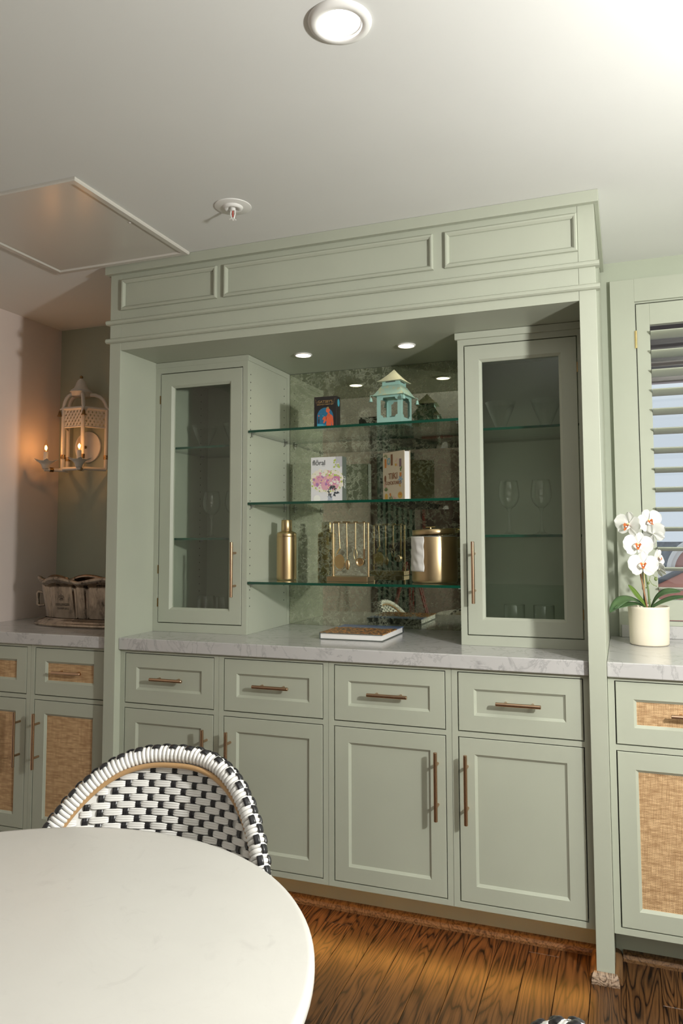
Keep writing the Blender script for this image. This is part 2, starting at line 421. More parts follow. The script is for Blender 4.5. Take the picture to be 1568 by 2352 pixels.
# plinths, shoe mouldings
def plinth(x0, x1, n):
    struct(B().box(x0, x1, .150, .60, .0, .1245).build('baseboard_%s' % n, M['sage']), 'recessed sage toe kick')
def shoe(x0, x1, y0, y1, n):
    b = B(); pr = [(0, 0), (0, .026), (.45, .0245), (.8, .019), (1, .009), (1, 0)]
    vs_ = []
    for x in (x0, x1):
        for a, z in pr: vs_.append((x, y1 + (y0 - y1) * a, z))
    k = len(pr); fs = [tuple(range(k)), tuple(range(2 * k - 1, k - 1, -1))] + [(i, (i + 1) % k, (i + 1) % k + k, i + k) for i in range(k)]
    b.add(vs_, fs)
    return struct(b.build('trim_%d' % n, M['oaktrim'], loc=((x0 + x1) / 2, y0, 0)), 'oak shoe moulding along the toe kick')
plinth(.052, 1.7705, 'bar'); plinth(-.8265, -.001, 'left'); plinth(1.824, 2.80, 'right')
shoe(.052, 1.7695, .127, .150, 1); shoe(-.8265, -.001, .127, .150, 2); shoe(1.845, 2.80, .127, .150, 3)
def shoe_y(x0, x1, y0, y1, n):
    b = B(); pr = [(0, 0), (0, .026), (.45, .0245), (.8, .019), (1, .009), (1, 0)]; vs_ = []
    for y in (y0, y1):
        for a, z in pr: vs_.append((x0 + (x1 - x0) * a, y, z))
    k = len(pr); fs = [tuple(range(k)), tuple(range(2 * k - 1, k - 1, -1))] + [(i, (i + 1) % k, (i + 1) % k + k, i + k) for i in range(k)]
    b.add(vs_, fs); return struct(b.build('trim_%d' % n, M['oaktrim'], loc=(x0, y0, 0)), 'oak shoe moulding returning along the bar post')
shoe_y(1.7715, 1.752, -.004, .124, 4); shoe_y(1.8232, 1.8435, -.004, .1495, 5)
# bleached shoe block in front of the post
b = B(); pr = [(0, 0), (0, .028), (.4, .027), (.8, .020), (1, .008), (1, 0)]; vs_ = []
for x, dx in ((1.758, .008), (1.836, -.008)):
    for a, z in pr: vs_.append((x + dx * (1 - a), -.0015 - .022 * a, z))
k = len(pr); b.add(vs_, [tuple(range(k)), tuple(range(2 * k - 1, k - 1, -1))] + [(i, (i + 1) % k, (i + 1) % k + k, i + k) for i in range(k)])
M['bleach'] = oak('bleached_oak', (.12, .075, .045), (.30, .20, .13), (.40, .29, .20), .5)
struct(b.build('trim_6', M['bleach'], loc=(1.797, -.01, 0)), 'pale worn shoe block at the foot of the bar post')

# under-cabinet LED strip
t = thing('led_strip', 'amber LED light strip under the front of the bar cabinets', 'light strip', (.911, .085, .121))
B().box(.06, 1.765, .078, .092, .1205, .1245).build('channel', M['white'], t)
B().box(.065, 1.76, .080, .090, .1195, .1205).build('lens', M['ledamber'], t)
for i in range(12):
    light('led_strip_light', 'AREA', (.065 + 1.695 * (i + .5) / 12, .088, .1185), .17, (1, .43, .08), (-1.0, 0, 0), shape='RECTANGLE', size=.13, size_y=.008)

# ------------------------------------------------------------------ counters
def counter(x0, x1, label):
    b = B().box(x0, x1, .0197, .645, .875, .92)
    return tag(b.build('countertop', M['marble'], loc=((x0 + x1) / 2, .33, .875), bevel=.003), label, 'countertop')
counter(.0512, 1.7714, 'grey veined marble countertop of the bar between the two posts')
counter(-.8265, -.0006, 'grey marble countertop under the silver wine bucket')
counter(1.8232, 2.80, 'grey marble countertop under the orchid pot')
tag(B().box(1.8655, 2.78, .628, .6335, .9205, .966).build('backsplash', M['marble'], loc=(2.3, .63, .92), bevel=.001), 'low marble upstand behind the orchid pot', 'backsplash')

# ------------------------------------------------------------------ bar surround: posts, header, mouldings
t = thing('bar_surround', 'tall sage bar surround with posts and panelled header up to the ceiling', 'cabinet surround', (.91, .3, 0))
B().box(0, .0506, 0, .655, .0, ZC - .001).build('post', M['sage'], t, bevel=.001)
B().box(1.772, 1.8226, 0, .655, .0, ZC - .001).build('post', M['sage'], t, bevel=.001)
B().box(.0512, 1.7714, .0004, .020, 2.0338, ZC - .001).build('header_board', M['sage'], t)
B().box(.0512, 1.7714, .021, .640, 2.0345, 2.052).build('soffit', M['sage'], t)
cr = B(); cr.box(-.014, 1.8366, -.020, -.0004, 2.337, ZC - .0005); cr.box(-.014, -.0004, -.0004, .64, 2.337, ZC - .0005); cr.box(1.823, 1.8366, -.0004, .64, 2.337, ZC - .0005)
cr.build('crown_board', M['sage'], t, bevel=.0012)
def bead(z0, z1):
    b = B(); pr = [(-.0004, z0), (-.008, z0 + .001), (-.0135, (z0 * .75 + z1 * .25)), (-.0145, (z0 + z1) / 2), (-.0135, (z0 * .25 + z1 * .75)), (-.008, z1 - .001), (-.0004, z1)]
    vs_ = [(x, y, z) for x in (-.012, 1.8346) for y, z in pr]; k = len(pr)
    b.add(vs_, [tuple(range(k)), tuple(range(2 * k - 1, k - 1, -1))] + [(i, i + 1, i + 1 + k, i + k) for i in range(k - 1)])
    b.box(-.012, -.0004, -.0004, .02, z0 + .001, z1 - .001); b.box(1.823, 1.8346, -.0004, .02, z0 + .001, z1 - .001)
    b.build('bead_moulding', M['sage'], t)
bead(2.1365, 2.1560); bead(2.0635, 2.0830)
def frame_mould(x0, x1, z0, z1):
    w = .017; prof = [(0, -.0003), (.001, -.009), (.005, -.012), (.010, -.011), (w - .001, -.005), (w, -.0003)]
    vs_ = []; fs = []
    for a, y in prof: vs_ += [(x0 + a, y, z0 + a), (x1 - a, y, z0 + a), (x1 - a, y, z1 - a), (x0 + a, y, z1 - a)]
    for k in range(len(prof) - 1):
        for i in range(4): fs.append((k * 4 + i, k * 4 + (i + 1) % 4, k * 4 + 4 + (i + 1) % 4, k * 4 + 4 + i))
    B().add(vs_, fs).build('panel_moulding', M['sage'], t)
frame_mould(.054, .481, 2.191, 2.3145); frame_mould(.510, 1.3085, 2.191, 2.3145); frame_mould(1.346, 1.7715, 2.191, 2.3145)

# ------------------------------------------------------------------ glazed upper cupboards
YU = .2367
def upper(x0, x1, label, handle_right, pins_side):
    t = thing('wall_cupboard', label, 'cupboard', ((x0 + x1) / 2, .43, .9205))
    p = .018
    b = B(); b.box(x0, x0 + p, YU + .020, .640, .9205, 2.0335); b.box(x1 - p, x1, YU + .020, .640, .9205, 2.0335)
    b.box(x0 + p, x1 - p, YU + .020, .640, .9205, .94); b.box(x0 + p, x1 - p, YU + .020, .640, 2.0, 2.0335); b.box(x0 + p, x1 - p, .622, .640, .94, 2.0)
    b.build('body', M['sage'], t)
    sw = .0215; b = B()
    b.box(x0, x0 + sw, YU, YU + .0195, .9205, 2.0335); b.box(x1 - sw, x1, YU, YU + .0195, .9205, 2.0335)
    b.box(x0 + sw, x1 - sw, YU, YU + .0195, .9205, .9545); b.box(x0 + sw, x1 - sw, YU, YU + .0195, 1.988, 2.0335)
    b.build('face_frame', M['sage'], t)
    g = .0031; a0, a1 = x0 + sw + g, x1 - sw - g; z0, z1 = .9545 + g, 1.988 - g; fw = .0515
    d = shaker(B(), a0, a1, z0, z1, YU + .0004, fw, fw, fw, fw, rec=.009, bev=.009, panel=False).build('door', M['sage'], t)
    B().box(a0 + fw + .004, a1 - fw - .004, YU + .0145, YU + .0175, z0 + fw + .004, z1 - fw - .004).build('glass_pane', M['pane'], d)
    handle(d, a1 - fw * .50 if handle_right else a0 + fw * .50, 1.1755, .2155, YU - .033, YU, True)
    # small dark hinges on the opposite side
    for z in (1.02, 1.155, 1.86):
        hx = a0 - .002 if handle_right else a1 + .002
        B().box(hx - .0016, hx + .0016, YU - .0015, YU + .004, z, z + .035).build('hinge', M['brassd'], t)
    return t
ul = upper(.0512, .4836, 'glass fronted cupboard beside the left post, handle on its right stile', True, 1)
ur = upper(1.3349, 1.7714, 'glass fronted cupboard beside the right post, handle on its left stile', False, -1)
B().box(.0512, .4846, YU - .002, YU - .0003, 2.0115, 2.0333).build('cap_trim', M['sage'], ul)
c = B(); c.box(1.3265, 1.7714, YU - .010, YU - .0003, 2.0095, 2.0333); c.box(1.3265, 1.3345, YU - .0003, .628, 2.0095, 2.0333); c.build('cap_trim', M['sage'], ur, bevel=.001)
c = B(); c.box(.4838, .4865, YU + .001, .628, 2.0115, 2.0333); c.box(.4838, .4865, .602, .628, .921, 2.0115); c.build('side_trim', M['sage'], ul)
# peg holes: two rows on the open side of the left cupboard, two inside it
h = B()
for zi in range(30):
    z = 1.03 + zi * .032
    for y in (.262, .575):
        h.cyl((.4837, y, z), (.4842, y, z), .0026, n=8)
    for y in (.30, .56):
        h.cyl((.0694, y, z), (.0698, y, z), .0026, n=8)
h.build('peg_holes', M['dark'], ul)['kind'] = 'stuff'

# ------------------------------------------------------------------ mirror
tag(B().box(.4870, 1.3347, .6300, .6340, .9205, 2.0330).build('mirror', M['mirror'], loc=(.91, .632, .92)), 'mottled antique mirror behind the open glass shelves', 'mirror')

# ------------------------------------------------------------------ glass shelves
def glass_shelf(x0, x1, y0, y1, ztop, label, group, th=.0095):
    b = B(); z0 = ztop - th; vs_ = [(x0, y0, z0), (x1, y0, z0), (x1, y1, z0), (x0, y1, z0), (x0, y0, ztop), (x1, y0, ztop), (x1, y1, ztop), (x0, y1, ztop)]
    b.add(vs_, [(0, 3, 2, 1), (4, 5, 6, 7)], 0); b.add(vs_, [(0, 1, 5, 4), (1, 2, 6, 5), (2, 3, 7, 6), (3, 0, 4, 7)], 1)
    t = thing('glass_shelf', label, 'shelf', ((x0 + x1) / 2, (y0 + y1) / 2, z0), group)
    b.build('glass_plate', [M['shelfglass'], M['glassedge']], t)
    for x, s in ((x0, -1), (x1, 1)):
        for y in (y0 + .03, y1 - .05):
            B().cyl((x + s * .0, y, z0 - .004), (x - s * .014, y, z0 - .004), .0025, n=10).box(min(x, x - s * .002), max(x, x - s * .002), y - .0035, y + .0035, z0 - .014, z0 - .0002).build('shelf_pin', M['steel'], t)
    return t
G = 'open glass shelves in front of the mirror'
glass_shelf(.4872, 1.3340, .238, .6285, 1.727, 'topmost open glass shelf, holding the turquoise lantern', G)
glass_shelf(.4872, 1.3340, .238, .6285, 1.4395, 'middle open glass shelf, holding two upright books', G)
glass_shelf(.4872, 1.3340, .238, .6285, 1.1275, 'lowest open glass shelf, holding the gold barware', G)
G = 'glass shelves inside the cupboards'
glass_shelf(.0700, .4648, .268, .6200, 1.679, 'upper glass shelf inside the cupboard by the left post', G, .009)
glass_shelf(.0700, .4648, .268, .6200, 1.301, 'lower glass shelf inside the cupboard by the left post', G, .009)
glass_shelf(1.3537, 1.7526, .268, .6200, 1.689, 'upper glass shelf inside the cupboard by the right post', G, .009)
glass_shelf(1.3537, 1.7526, .268, .6200, 1.3065, 'lower glass shelf inside the cupboard by the right post', G, .009)

# ------------------------------------------------------------------ lamps in soffit and ceiling
def puck(x, y, label):
    t = thing('puck_light', label, 'downlight', (x, y, 2.030), 'puck lights over the glass shelves')
    B().lathe([(.030, .0043), (.036, .0043), (.0355, .001), (.033, -.001), (.0305, -.0005), (.030, .002)], (x, y, 2.030), 32).build('trim_ring', M['white'], t)
    B().lathe([(.0001, .001), (.030, .001)], (x, y, 2.030), 32).build('lens', M['ledwarm'], t)
    light('puck_light_beam', 'SPOT', (x, y, 2.026), .75, (1, .84, .62), spot_size=2.2, spot_blend=.8, shadow_soft_size=.025)
puck(.690, .318, 'small lit puck light in the soffit nearer the left cupboard')
puck(1.119, .323, 'small lit puck light in the soffit nearer the lantern')
t = thing('recessed_downlight', 'round lit recessed downlight with white trim in the ceiling', 'downlight', (1.353, -.988, ZC))
cx, cy = 1.353, -.988
B().lathe([(.0455, .003), (.047, -.0085), (.056, -.009), (.0655, -.006), (.0675, -.001), (.0675, -.0003)], (cx, cy, ZC), 48).build('trim_ring', M['white'], t)
B().lathe([(.047, -.008), (.0455, -.002), (.0440, -.0018), (.0435, -.0012), (.0425, -.001)], (cx, cy, ZC), 48).build('baffle', M['white'], t)
B().lathe([(.0001, -.0012), (.0430, -.0012)], (cx, cy, ZC), 48).build('lens', M['ledwhite'], t)
light('recessed_downlight_beam', 'SPOT', (cx, cy, ZC - .012), 4, (1, .95, .88), spot_size=2.4, spot_blend=.8, shadow_soft_size=.04)

# sprinkler
sx_, sy_ = .716, -.304
t = thing('fire_sprinkler', 'white ceiling fire sprinkler with red bulb above the header', 'sprinkler', (sx_, sy_, ZC))
B().lathe([(.0001, -.003), (.058, -.003), (.060, -.002), (.060, -.0003)], (sx_, sy_, ZC), 40).build('cover_plate', M['white'], t)
B().lathe([(.016, -.003), (.018, -.009), (.024, -.011), (.030, -.009), (.033, -.003)], (sx_, sy_, ZC), 32).build('escutcheon', M['white'], t)
b = B(); b.cyl((sx_, sy_, ZC - .003), (sx_, sy_, ZC - .016), .009, n=16)
for s in (-1, 1):
    b.tube([(sx_ + s * .007, sy_, ZC - .014), (sx_ + s * .0085, sy_, ZC - .026), (sx_ + s * .004, sy_, ZC - .040), (sx_, sy_, ZC - .044)], .0022, 8)
b.build('frame', M['white'], t)
B().cyl((sx_, sy_, ZC - .016), (sx_, sy_, ZC - .036), .0018, n=10).build('bulb', M['red'], t)
b = B(); vs_ = []
for i in range(24):
    a = 2 * PI * i / 24; r = .0115 if i % 2 else .0085; vs_.append((sx_ + r * math.cos(a), sy_ + r * math.sin(a), ZC - .0455))
b.poly(vs_, (0, 0, .0012)); b.cyl((sx_, sy_, ZC - .047), (sx_, sy_, ZC - .044), .0035, n=12); b.build('deflector', M['white'], t)

# access hatch
t = thing('access_hatch', 'glossy off white ceiling access panel in a mitred frame', 'access panel', (.07, -.335, ZC))
def ring_frame(x0, x1, y0, y1, w, zt, zb):
    b = B(); R = [(0, zt), (0, zb + .004), (.003, zb), (w - .004, zb), (w, zb + .006), (w, zt)]; vs_ = []; fs = []
    for a, z in R: vs_ += [(x0 + a, y0 + a, z), (x1 - a, y0 + a, z), (x1 - a, y1 - a, z), (x0 + a, y1 - a, z)]
    for k in range(len(R) - 1):
        for i in range(4): fs.append((k * 4 + i, k * 4 + (i + 1) % 4, k * 4 + 4 + (i + 1) % 4, k * 4 + 4 + i))
    return b.add(vs_, fs)
ring_frame(-.2330, .3740, -.645, -.0235, .026, ZC - .0003, ZC - .011).build('frame', M['hatch'], t)
B().box(-.2060, .3470, -.618, -.0505, ZC - .006, ZC - .0005).build('panel', M['hatch'], t, bevel=.001)
B().cyl((.335, -.33, ZC - .0085), (.335, -.33, ZC - .006), .004, n=12).build('screw', M['white'], t)

# ------------------------------------------------------------------ window with plantation shutter
win = bpy.data.objects.new('window_1', None); COL.objects.link(win); win.location = (2.25, YN, .966); LOC[win.name] = (2.25, YN, .966); struct(win, 'sage framed window with plantation shutter behind the orchid')
CF = .6345
b = B().box(1.8570, 1.9455, CF, YN - .0003, .9205, 2.294); b.build('side_casing', M['sage'], win, bevel=.0012)
b = B().box(2.56, 2.65, CF, YN - .0003, .9205, 2.294); b.build('side_casing', M['sage'], win, bevel=.0012)
B().box(1.9458, 2.5597, CF + .0006, YN - .0003, 2.2045, 2.2936).build('head_casing', M['sage'], win)
B().box(1.9458, 2.5597, CF - .001, YN - .0003, .9665, .9830).build('sill', M['sage'], win)
jm = B(); jm.box(1.9457, 1.9478, CF + .010, YN + .11, .984, 2.2042); jm.box(2.5578, 2.5598, CF + .010, YN + .11, .984, 2.2042); jm.box(1.9478, 2.5578, CF + .010, YN + .11, 2.1985, 2.2042)
jm.box(1.9478, 1.9580, CF + .036, CF + .046, .984, 2.1985); jm.box(1.9580, 2.5578, CF + .036, CF + .046, 2.188, 2.1985); jm.build('jamb', M['sage'], win)
S0, S1, SZ0, SZ1 = 1.9505, 2.5555, .9875, 2.1930
sf = B(); sf.box(S0, 1.9985, CF + .004, CF + .034, SZ0, SZ1); sf.box(2.5075, S1, CF + .004, CF + .034, SZ0, SZ1)
sf.box(1.9985, 2.5075, CF + .0045, CF + .0335, 2.110, SZ1); sf.box(1.9985, 2.5075, CF + .0045, CF + .0335, SZ0, 1.062)
sh = sf.build('shutter', M['sage'], win, bevel=.001)
lb = B(); pr = []
for i in range(16):
    a = 2 * PI * i / 16; pr.append((.0445 * math.cos(a), .0055 * math.sin(a)))
tilt = math.radians(-8); vs_ = []
for x in (-.2535, .2535):
    for y, z in pr: vs_.append((x, y * math.cos(tilt) - z * math.sin(tilt), y * math.sin(tilt) + z * math.cos(tilt)))
lb.add(vs_, [(i, (i + 1) % 16, (i + 1) % 16 + 16, i + 16) for i in range(16)], 0, True); lb.add(vs_, [tuple(range(15, -1, -1)), tuple(range(16, 32))])
lme = lb.mesh('louver', M['sage'])
for i in range(14):
    inst('louver', lme, sh, (2.2530 - 2.25, CF + .019 - YN, 2.0715 - i * .0746 - .966))
for z in (2.02, 1.10):
    B().box(1.9435, 1.9475, CF - .0045, CF - .0002, z, z + .068).cyl((1.9485, CF - .004, z), (1.9485, CF - .004, z + .068), .0035, n=10).build('hinge', M['brass'], win)
B().box(1.9480, 2.5575, .745, .750, .984, 2.198).build('glass_pane', M['pane'], win)
sb = B(); sb.box(1.9480, 2.5575, .735, .760, 1.93, 1.965); sb.build('sash_bar', mat('dark_sash', (.03, .03, .035), .5), win)

# ------------------------------------------------------------------ outside the window
M['pink'] = painted('pink_stucco', (.50, .27, .235), .9, .12)
M['pinkroof'] = painted('pink_roof_slates', (.56, .24, .18), .85, .15)
M['stone'] = mat('white_stone', (.75, .72, .68), .8)
M['land'] = painted('distant_land', (.16, .175, .19), 1.0, .3)
M['eave'] = mat('dark_timber_eave', (.045, .026, .022), .7)
nb = thing('neighbouring_building', 'pink neighbouring building with white stone arch outside the window', 'building', (2.82, 8.0, -3))
B().box(1.2, 5.2, 8.0, 10.0, -3, .78).build('wall', M['pink'], nb)
B().box(1.1, 5.3, 7.82, 8.25, .785, .862).build('ledge', M['stone'], nb)
arc = B(); cx, cz = 2.822, .864; N = 28
arc.poly([(cx + .35 * math.cos(PI * i / N), 7.96, cz + .35 * math.sin(PI * i / N)) for i in range(N + 1)], (0, .2, 0)); arc.build('arch_infill', M['pink'], nb)
for r0, r1, y0 in ((.345, .400, 7.90), (.395, .430, 7.86)):
    vs_ = []
    for y in (y0, 8.12):
        for r in (r1, r0):
            for i in range(N + 1): vs_.append((cx + r * math.cos(PI * i / N), y, cz + r * math.sin(PI * i / N)))
    fs = []; K = N + 1
    for i in range(N): fs += [(i, i + 1, K + i + 1, K + i), (2 * K + i, 2 * K + i + 1, 3 * K + i + 1, 3 * K + i), (i, i + 1, 2 * K + i + 1, 2 * K + i), (K + i, K + i + 1, 3 * K + i + 1, 3 * K + i)]
    fs += [(0, K, 3 * K, 2 * K), (N, K + N, 3 * K + N, 2 * K + N)]
    B().add(vs_, fs).build('arch', M['stone'], nb)
rf = B(); rf.poly([(1.75, 6.0, .585), (2.9, 6.0, 1.18), (2.9, 4.6, .05), (1.75, 4.6, -.45)], (0, .05, -.08)); rf.build('roof', M['pinkroof'], nb)
B().tube([(1.70, 6.0, .575), (2.95, 6.0, 1.22)], .030, 8).build('ridge', M['land'], nb)
struct(B().box(-40, 60, 60, 62, -8, .95).build('distant_skyline', M['land']), 'hazy distant skyline outside the window')  # land far outside the room, not a wall of it
ev = thing('roof_eave', 'dark timber roof eave outside the top of the window', 'eave', (2.4, 1.3, 2.2))
B().box(1.2, 3.6, .80, 1.75, 2.21, 2.30).build('boards', M['eave'], ev)
B().box(1.2, 3.6, 1.75, 1.80, 2.10, 2.30).build('fascia', mat('mauve_fascia', (.42, .33, .32), .7), ev)

# ------------------------------------------------------------------ round table
TX, TY, TR, TZ = 1.069, -1.646, .466, .762
t = thing('round_table', 'round white quartz pedestal table in front of the bar', 'table', (TX, TY, 0))
B().lathe([(.0001, -.026), (TR - .012, -.026), (TR - .003, -.022), (TR, -.014), (TR, -.006), (TR - .003, -.001), (TR - .010, 0), (.0001, 0)], (TX, TY, TZ), 128).build('table_top', M['quartz'], t)
B().lathe([(.0001, .0), (.20, .0), (.202, .008), (.18, .018), (.10, .035), (.05, .07), (.036, .14), (.034, .55), (.05, .66), (.11, .715), (.16, .7355), (.0001, .7355)], (TX, TY, 0), 48).build('pedestal', M['white'], t)

# ------------------------------------------------------------------ woven bistro chair
CW, CZT, CH, CREC, CPW, CBOW, CBN = .2673, .8431, .3739, .2036, 2.67, .1295, 2.24
def back_pt(u, z, off=0.0):
    """inner face of the back; local x lateral, -y towards the table, z up"""
    w = CBOW * (abs(u) / CW) ** CBN - CREC * (z - .45)
    # slope of w along u gives the normal
    sl = CBOW * CBN * (abs(u) / CW) ** (CBN - 1) / CW * (1 if u > 0 else -1)
    n = Vector((-sl, 1, -CREC)); n.normalize()          # outward = away from the sitter
    p = Vector((u, -w, z)) - n * off
    return p
def arch_z(u): 
    a = min(.9999, abs(u) / CW); return CZT - CH * (1 - math.sqrt(max(0, 1 - a ** CPW)))
def rim_curve(N):
    pts = []
    M_ = 1200; raw = []
    for i in range(M_ + 1):
        s = -1 + 2 * i / M_; s = math.copysign(1 - (1 - abs(s)) ** 1.8, s); u = CW * s * .99999
        raw.append(back_pt(u, arch_z(u)))
    # continue straight down to the seat rail
    d = [0]
    for i in range(1, len(raw)): d.append(d[-1] + (raw[i] - raw[i - 1]).length)
    L = d[-1]; j = 0; out = []
    for k in range(N):
        s = L * k / (N - 1)
        while j < len(d) - 2 and d[j + 1] < s: j += 1
        f = (s - d[j]) / max(1e-9, d[j + 1] - d[j]); out.append(raw[j].lerp(raw[j + 1], f))
    return out, L
def chair_mesh_parts():
    P = {}
    # one wrap ring of the rim: elliptical torus around local Z (tangent)
    b = B(); n, k = 16, 6; a, c, r = .0132, .0132, .0047; vs_ = []
    for i in range(n):
        g = 2 * PI * i / n
        for j in range(k):
            h = 2 * PI * j / k; rr = r * math.cos(h)
            vs_.append(((a + rr) * math.cos(g), (c + rr) * math.sin(g), r * .98 * math.sin(h)))
    b.add(vs_, [(i * k + j, ((i + 1) % n) * k + j, ((i + 1) % n) * k + (j + 1) % k, i * k + (j + 1) % k) for i in range(n) for j in range(k)], 0, True)
    P['wrap'] = b.mesh('wrap', M['wcane'])
    # black strand lying across wraps: a small arched pad along local Z
    b = B(); vs_ = []; prof = [(-.0060, -.001), (-.0052, .0014), (-.0020, .0022), (0, .0016), (.0020, .0022), (.0052, .0014), (.0060, -.001)]
    zs = [(-.0088, -.0016), (-.0060, .0008), (0, .0016), (.0060, .0008), (.0088, -.0016)]
    for z, dz in zs:
        for x, y in prof: vs_.append((x, y + dz, z))
    K = len(prof); b.add(vs_, [(i * K + j, i * K + j + 1, (i + 1) * K + j + 1, (i + 1) * K + j) for i in range(len(zs) - 1) for j in range(K - 1)], 0, True)
    P['strand'] = b.mesh('black_strand', M['bcane'])
    # white float: three ridged pad, length along X, height along Z, proud along -Y
    Lh, Hh = .0195, .0066; b = B(); vs_ = []
    prof = []
    for i in range(13):
        tt = -1 + 2 * i / 12; prof.append((tt * Hh, .0016 + .0011 * abs(math.sin(1.5 * PI * (tt + 1))) if abs(tt) < .99 else .0002))
    xs = [(-Lh, .0, .55), (-Lh * .90, .45, .85), (-Lh * .6, .9, 1), (0, 1, 1), (Lh * .6, .9, 1), (Lh * .90, .45, .85), (Lh, .0, .55)]
    for x, hsc, wsc in xs:
        for z, y in prof: vs_.append((x, -y - .0028 * hsc + .0012, z * wsc))
    K = len(prof); b.add(vs_, [(i * K + j, i * K + j + 1, (i + 1) * K + j + 1, (i + 1) * K + j) for i in range(len(xs) - 1) for j in range(K - 1)], 0, True)
    P['float'] = b.mesh('weave_float', M['wcane'])
    return P
CP = chair_mesh_parts()
ROW, COLW = .01335, .0238
def frame_at(u, z):
    p = back_pt(u, z); e = .004
    tx = (back_pt(u + e, z) - back_pt(u - e, z)).normalized(); tz = (back_pt(u, z + e) - back_pt(u, z - e)).normalized()
    ny = tz.cross(tx).normalized()        # outward
    return p, tx, ny, tz
def inside(u, z, mrg):
    return abs(u) < CW - mrg and z < arch_z(u * (CW / (CW - mrg)) if abs(u) < CW - mrg else u) - mrg * .9
def make_chair(name, label, chx, chy, ang, individual):
    t = thing(name, label, 'chair', (0, 0, 0), 'black and white woven bistro chairs around the round table')
    floats = []; warps = {}
    ncol = int(CW / COLW) + 1; nrow = int((CZT - .47) / ROW)
    for r in range(nrow):
        z = .465 + r * ROW
        for k in range(-ncol, ncol + 1):
            u = k * COLW
            if not inside(u, z, .0185): continue
            warps.setdefault(k, []).append((z, (k + r) % 2 == 0))
            if (k + r) % 2: floats.append((u, z))
    def mtx(u, z):
        p, tx, ny, tz = frame_at(u, z)
        return Matrix(((tx.x, ny.x, tz.x, p.x), (tx.y, ny.y, tz.y, p.y), (tx.z, ny.z, tz.z, p.z), (0, 0, 0, 1)))
    # trim factor near the piping so floats do not poke out
    if individual:
        for u, z in floats:
            o = bpy.data.objects.new('weave_float', CP['float']); COL.objects.link(o); o.parent = t; o.matrix_local = mtx(u, z)
            if not inside(abs(u) + .019, z, .017): o.scale = (.62, 1, 1)
    else:
        b = B()
        for u, z in floats:
            mm = mtx(u, z); b.add([mm @ v.co for v in CP['float'].vertices], [tuple(p.vertices) for p in CP['float'].polygons], 0, True)
        b.build('weave_floats', M['wcane'], t)['kind'] = 'stuff'
    wb_ = []
    for k, seq in sorted(warps.items()):
        b = B(); vs_ = []; u = k * COLW; zs = [z for z, _ in seq]
        for z, vis in seq:
            for dz, up in ((-.42, 0), (-.2, 1), (.2, 1), (.42, 0)):
                zz = z + dz * ROW; p, tx, ny, tz = frame_at(u, zz)
                off = (.0024 if vis else -.0012) * up + (.0002 if not up else 0)
                for x, g in ((-.0060, -.0006), (-.0045, .0006), (-.0015, .0010), (0, .0004), (.0015, .0010), (.0045, .0006), (.0060, -.0006)):
                    vs_.append(p + tx * x - ny * (off + g))
        R = len(vs_) // 7
        b.add(vs_, [(i * 7 + j, i * 7 + j + 1, (i + 1) * 7 + j + 1, (i + 1) * 7 + j) for i in range(R - 1) for j in range(6)], 0, True)
        b.build('warp_strand', M['bcane'], t)
    # backing sheet of dense weave behind
    b = B(); vs_ = []; NU, NZ = 22, 16
    for i in range(NU + 1):
        u = (CW - .004) * (-1 + 2 * i / NU); zt = max(.46, arch_z(u) - .004)
        for j in range(NZ + 1): vs_.append(back_pt(u, .455 + (zt - .455) * j / NZ, -.004))
    b.add(vs_, [(i * (NZ + 1) + j, (i + 1) * (NZ + 1) + j, (i + 1) * (NZ + 1) + j + 1, i * (NZ + 1) + j + 1) for i in range(NU) for j in range(NZ)], 0, True)
    b.build('back_sheet', M['wcane'], t)
    # tan piping just inside the rim, towards the sitter
    pts = []
    for i in range(81):
        s = -1 + 2 * i / 80; s = math.copysign(1 - (1 - abs(s)) ** 1.7, s); u = (CW - .0205) * s * .9999
        a = min(.9999, abs(s)); z = (CZT - .0205) - (CH - .011) * (1 - math.sqrt(max(0, 1 - a ** CPW))); pts.append(back_pt(u, z, .0125))
    B().tube(pts, .0056, 8).build('piping', M['tan'], t)
    # rim core and wraps
    N = 124; rp, L = rim_curve(N)
    B().tube(rp[::3] + [rp[-1]], .0120, 10).build('rim_core', M['wcane'], t)
    def rim_m(i):
        a = (rp[min(i + 1, N - 1)] - rp[max(i - 1, 0)]).normalized(); p = rp[i]
        u = p.x; _, tx, ny, tz = frame_at(max(-CW * .97, min(CW * .97, u)), p.z)
        nn = (ny - a * ny.dot(a)).normalized(); rad = nn.cross(a).normalized()
        if rad.dot(p - Vector((0, p.y, .5))) < 0: rad = -rad
        return p, rad, nn, a
    core = B()
    for i in range(N):
        p, rad, nn, a = rim_m(i)
        mm = Matrix(((rad.x, nn.x, a.x, p.x), (rad.y, nn.y, a.y, p.y), (rad.z, nn.z, a.z, p.z), (0, 0, 0, 1)))
        if individual:
            o = bpy.data.objects.new('rim_wrap', CP['wrap']); COL.objects.link(o); o.parent = t; o.matrix_local = mm
        else: core.add([mm @ v.co for v in CP['wrap'].vertices], [tuple(q_.vertices) for q_ in CP['wrap'].polygons], 0, True)
    if not individual: core.build('rim_wraps', M['wcane'], t)['kind'] = 'stuff'
    blk = B()
